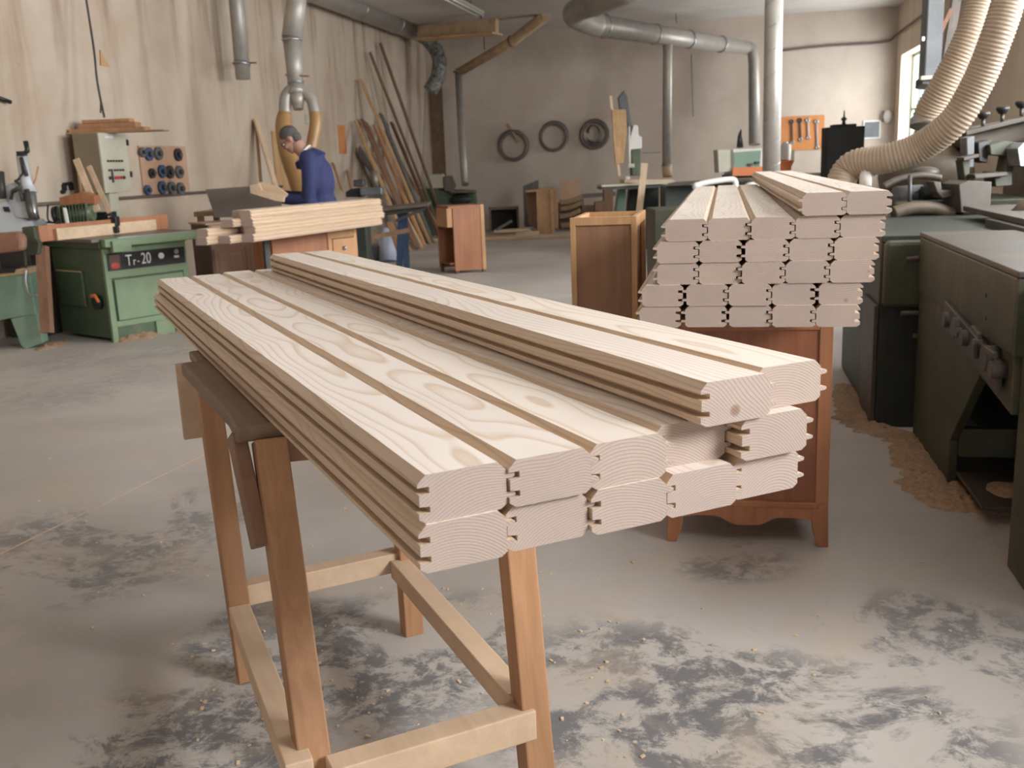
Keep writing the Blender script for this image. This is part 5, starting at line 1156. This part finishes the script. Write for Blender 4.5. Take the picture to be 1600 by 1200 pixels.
MB().ell(A(1445, 270, d=6.3), (.09, .08, .04)).build('cap', 'steel_dark', t_)
pth = smooth_path([A(1395, 333, d=6.1), A(1425, 325, d=6.1), A(1460, 326, d=6.1), A(1490, 336, d=6.1)], 6)
MB().tube(pth, .04, 12).build('dust_hose', 'hood_brown', t_)
MX('front_ledge', 'green_dusty', 1.05, 1.85, 6.7, 7.5, .96, 1.04)
MX('red_switch', 'red', 2.12, 2.14, 6.3, 6.33, 1.12, 1.24, bev=.002)
MB().tube([A(1578, 340, d=5.2), A(1600, 322, d=5.2), A(1640, 312, d=5.2)], [.02, .035, .05], 12).build('chute', 'hood_brown', t_)
# sawdust drifts along the machines
def drift(name, label, pts, w, h, seed):
    rnd_ = random.Random(seed); mb = MB(); P = smooth_path(pts, 14)
    nseg = 14; vs = []; fs = []
    for i, p in enumerate(P):
        e = math.sin(math.pi*i/(len(P)-1))**.5; d = (P[min(i+1, len(P)-1)]-P[max(i-1, 0)]).normalized(); sdv = V((d.y, -d.x, 0))
        ww = w*(.6+.6*noise.noise(V((i*.35, seed, 0)))+.3)*max(e, .05)
        for j in range(nseg+1):
            u = j/nseg*2-1; z = h*e*max(0, (1-u*u))*(.75+.9*noise.noise(V((i*.5, j*.7, seed)))) + .002
            q = p+sdv*(u*ww/2); vs.append((q.x, q.y, max(.001, z) if 0 < j < nseg else .0005))
    for i in range(len(P)-1):
        for j in range(nseg):
            a = i*(nseg+1)+j; fs.append((a, a+nseg+1, a+nseg+2, a+1))
    mb.add(vs, fs, 0, True); o = mb.build(name, 'sawdust'); tag(o, label, 'sawdust', None, 'stuff'); return o
drift('sawdust_drift', 'drift of sawdust along the foot of the long planer', [A(1385, 668, z=0), A(1420, 690, z=0), A(1448, 730, z=0), A(1475, 775, z=0), A(1530, 790, z=0), A(1610, 800, z=0)], .30, .035, 3)
drift('sawdust_drift', 'drift of sawdust beside the dark green machine and the brown cabinet', [A(1315, 600, z=0), A(1328, 620, z=0), A(1345, 655, z=0), A(1375, 675, z=0), A(1400, 672, z=0)], .26, .03, 5)
drift('sawdust_drift', 'drift of sawdust and shavings at the foot of the green table saw', [A(182, 535, z=0), A(215, 528, z=0), A(245, 518, z=0), A(275, 506, z=0)], .35, .07, 8)
drift('sawdust_drift', 'small drift of sawdust left of the green table saw', [A(60, 548, z=0), A(85, 540, z=0), A(110, 536, z=0)], .2, .03, 11)
drift('sawdust_drift', 'sawdust lying on the base shelf of the long planer', [V((1.0, 3.95, 0)), V((1.5, 3.95, 0)), V((2.0, 3.95, 0))], .36, .035, 13).location.z = .071
# chips scattered on the floor: far too many and too small to count
rc = random.Random(21); mb = MB()
for k in range(300):
    px_ = rc.uniform(0, 1600); py_ = rc.uniform(560, 1195) if rc.random() < .8 else rc.uniform(480, 600)
    p = A(px_, py_, z=0)
    if rc.random() < .5: p = A(rc.uniform(250, 1000), rc.uniform(850, 1195), z=0)
    if not (XL+.3 < p.x < XR-.3) or (p.x > .68 and p.y > 2.3): continue
    s_ = rc.uniform(.002, .006); mb.box((p.x, p.y, s_*.4), (s_*2.2, s_*1.3, s_*.8), rz=rc.uniform(0, 3), ry=rc.uniform(-.3, .3))
tag(mb.build('wood_chips', 'chip'), 'small pale wood chips scattered over the grey floor', 'wood chips', None, 'stuff')
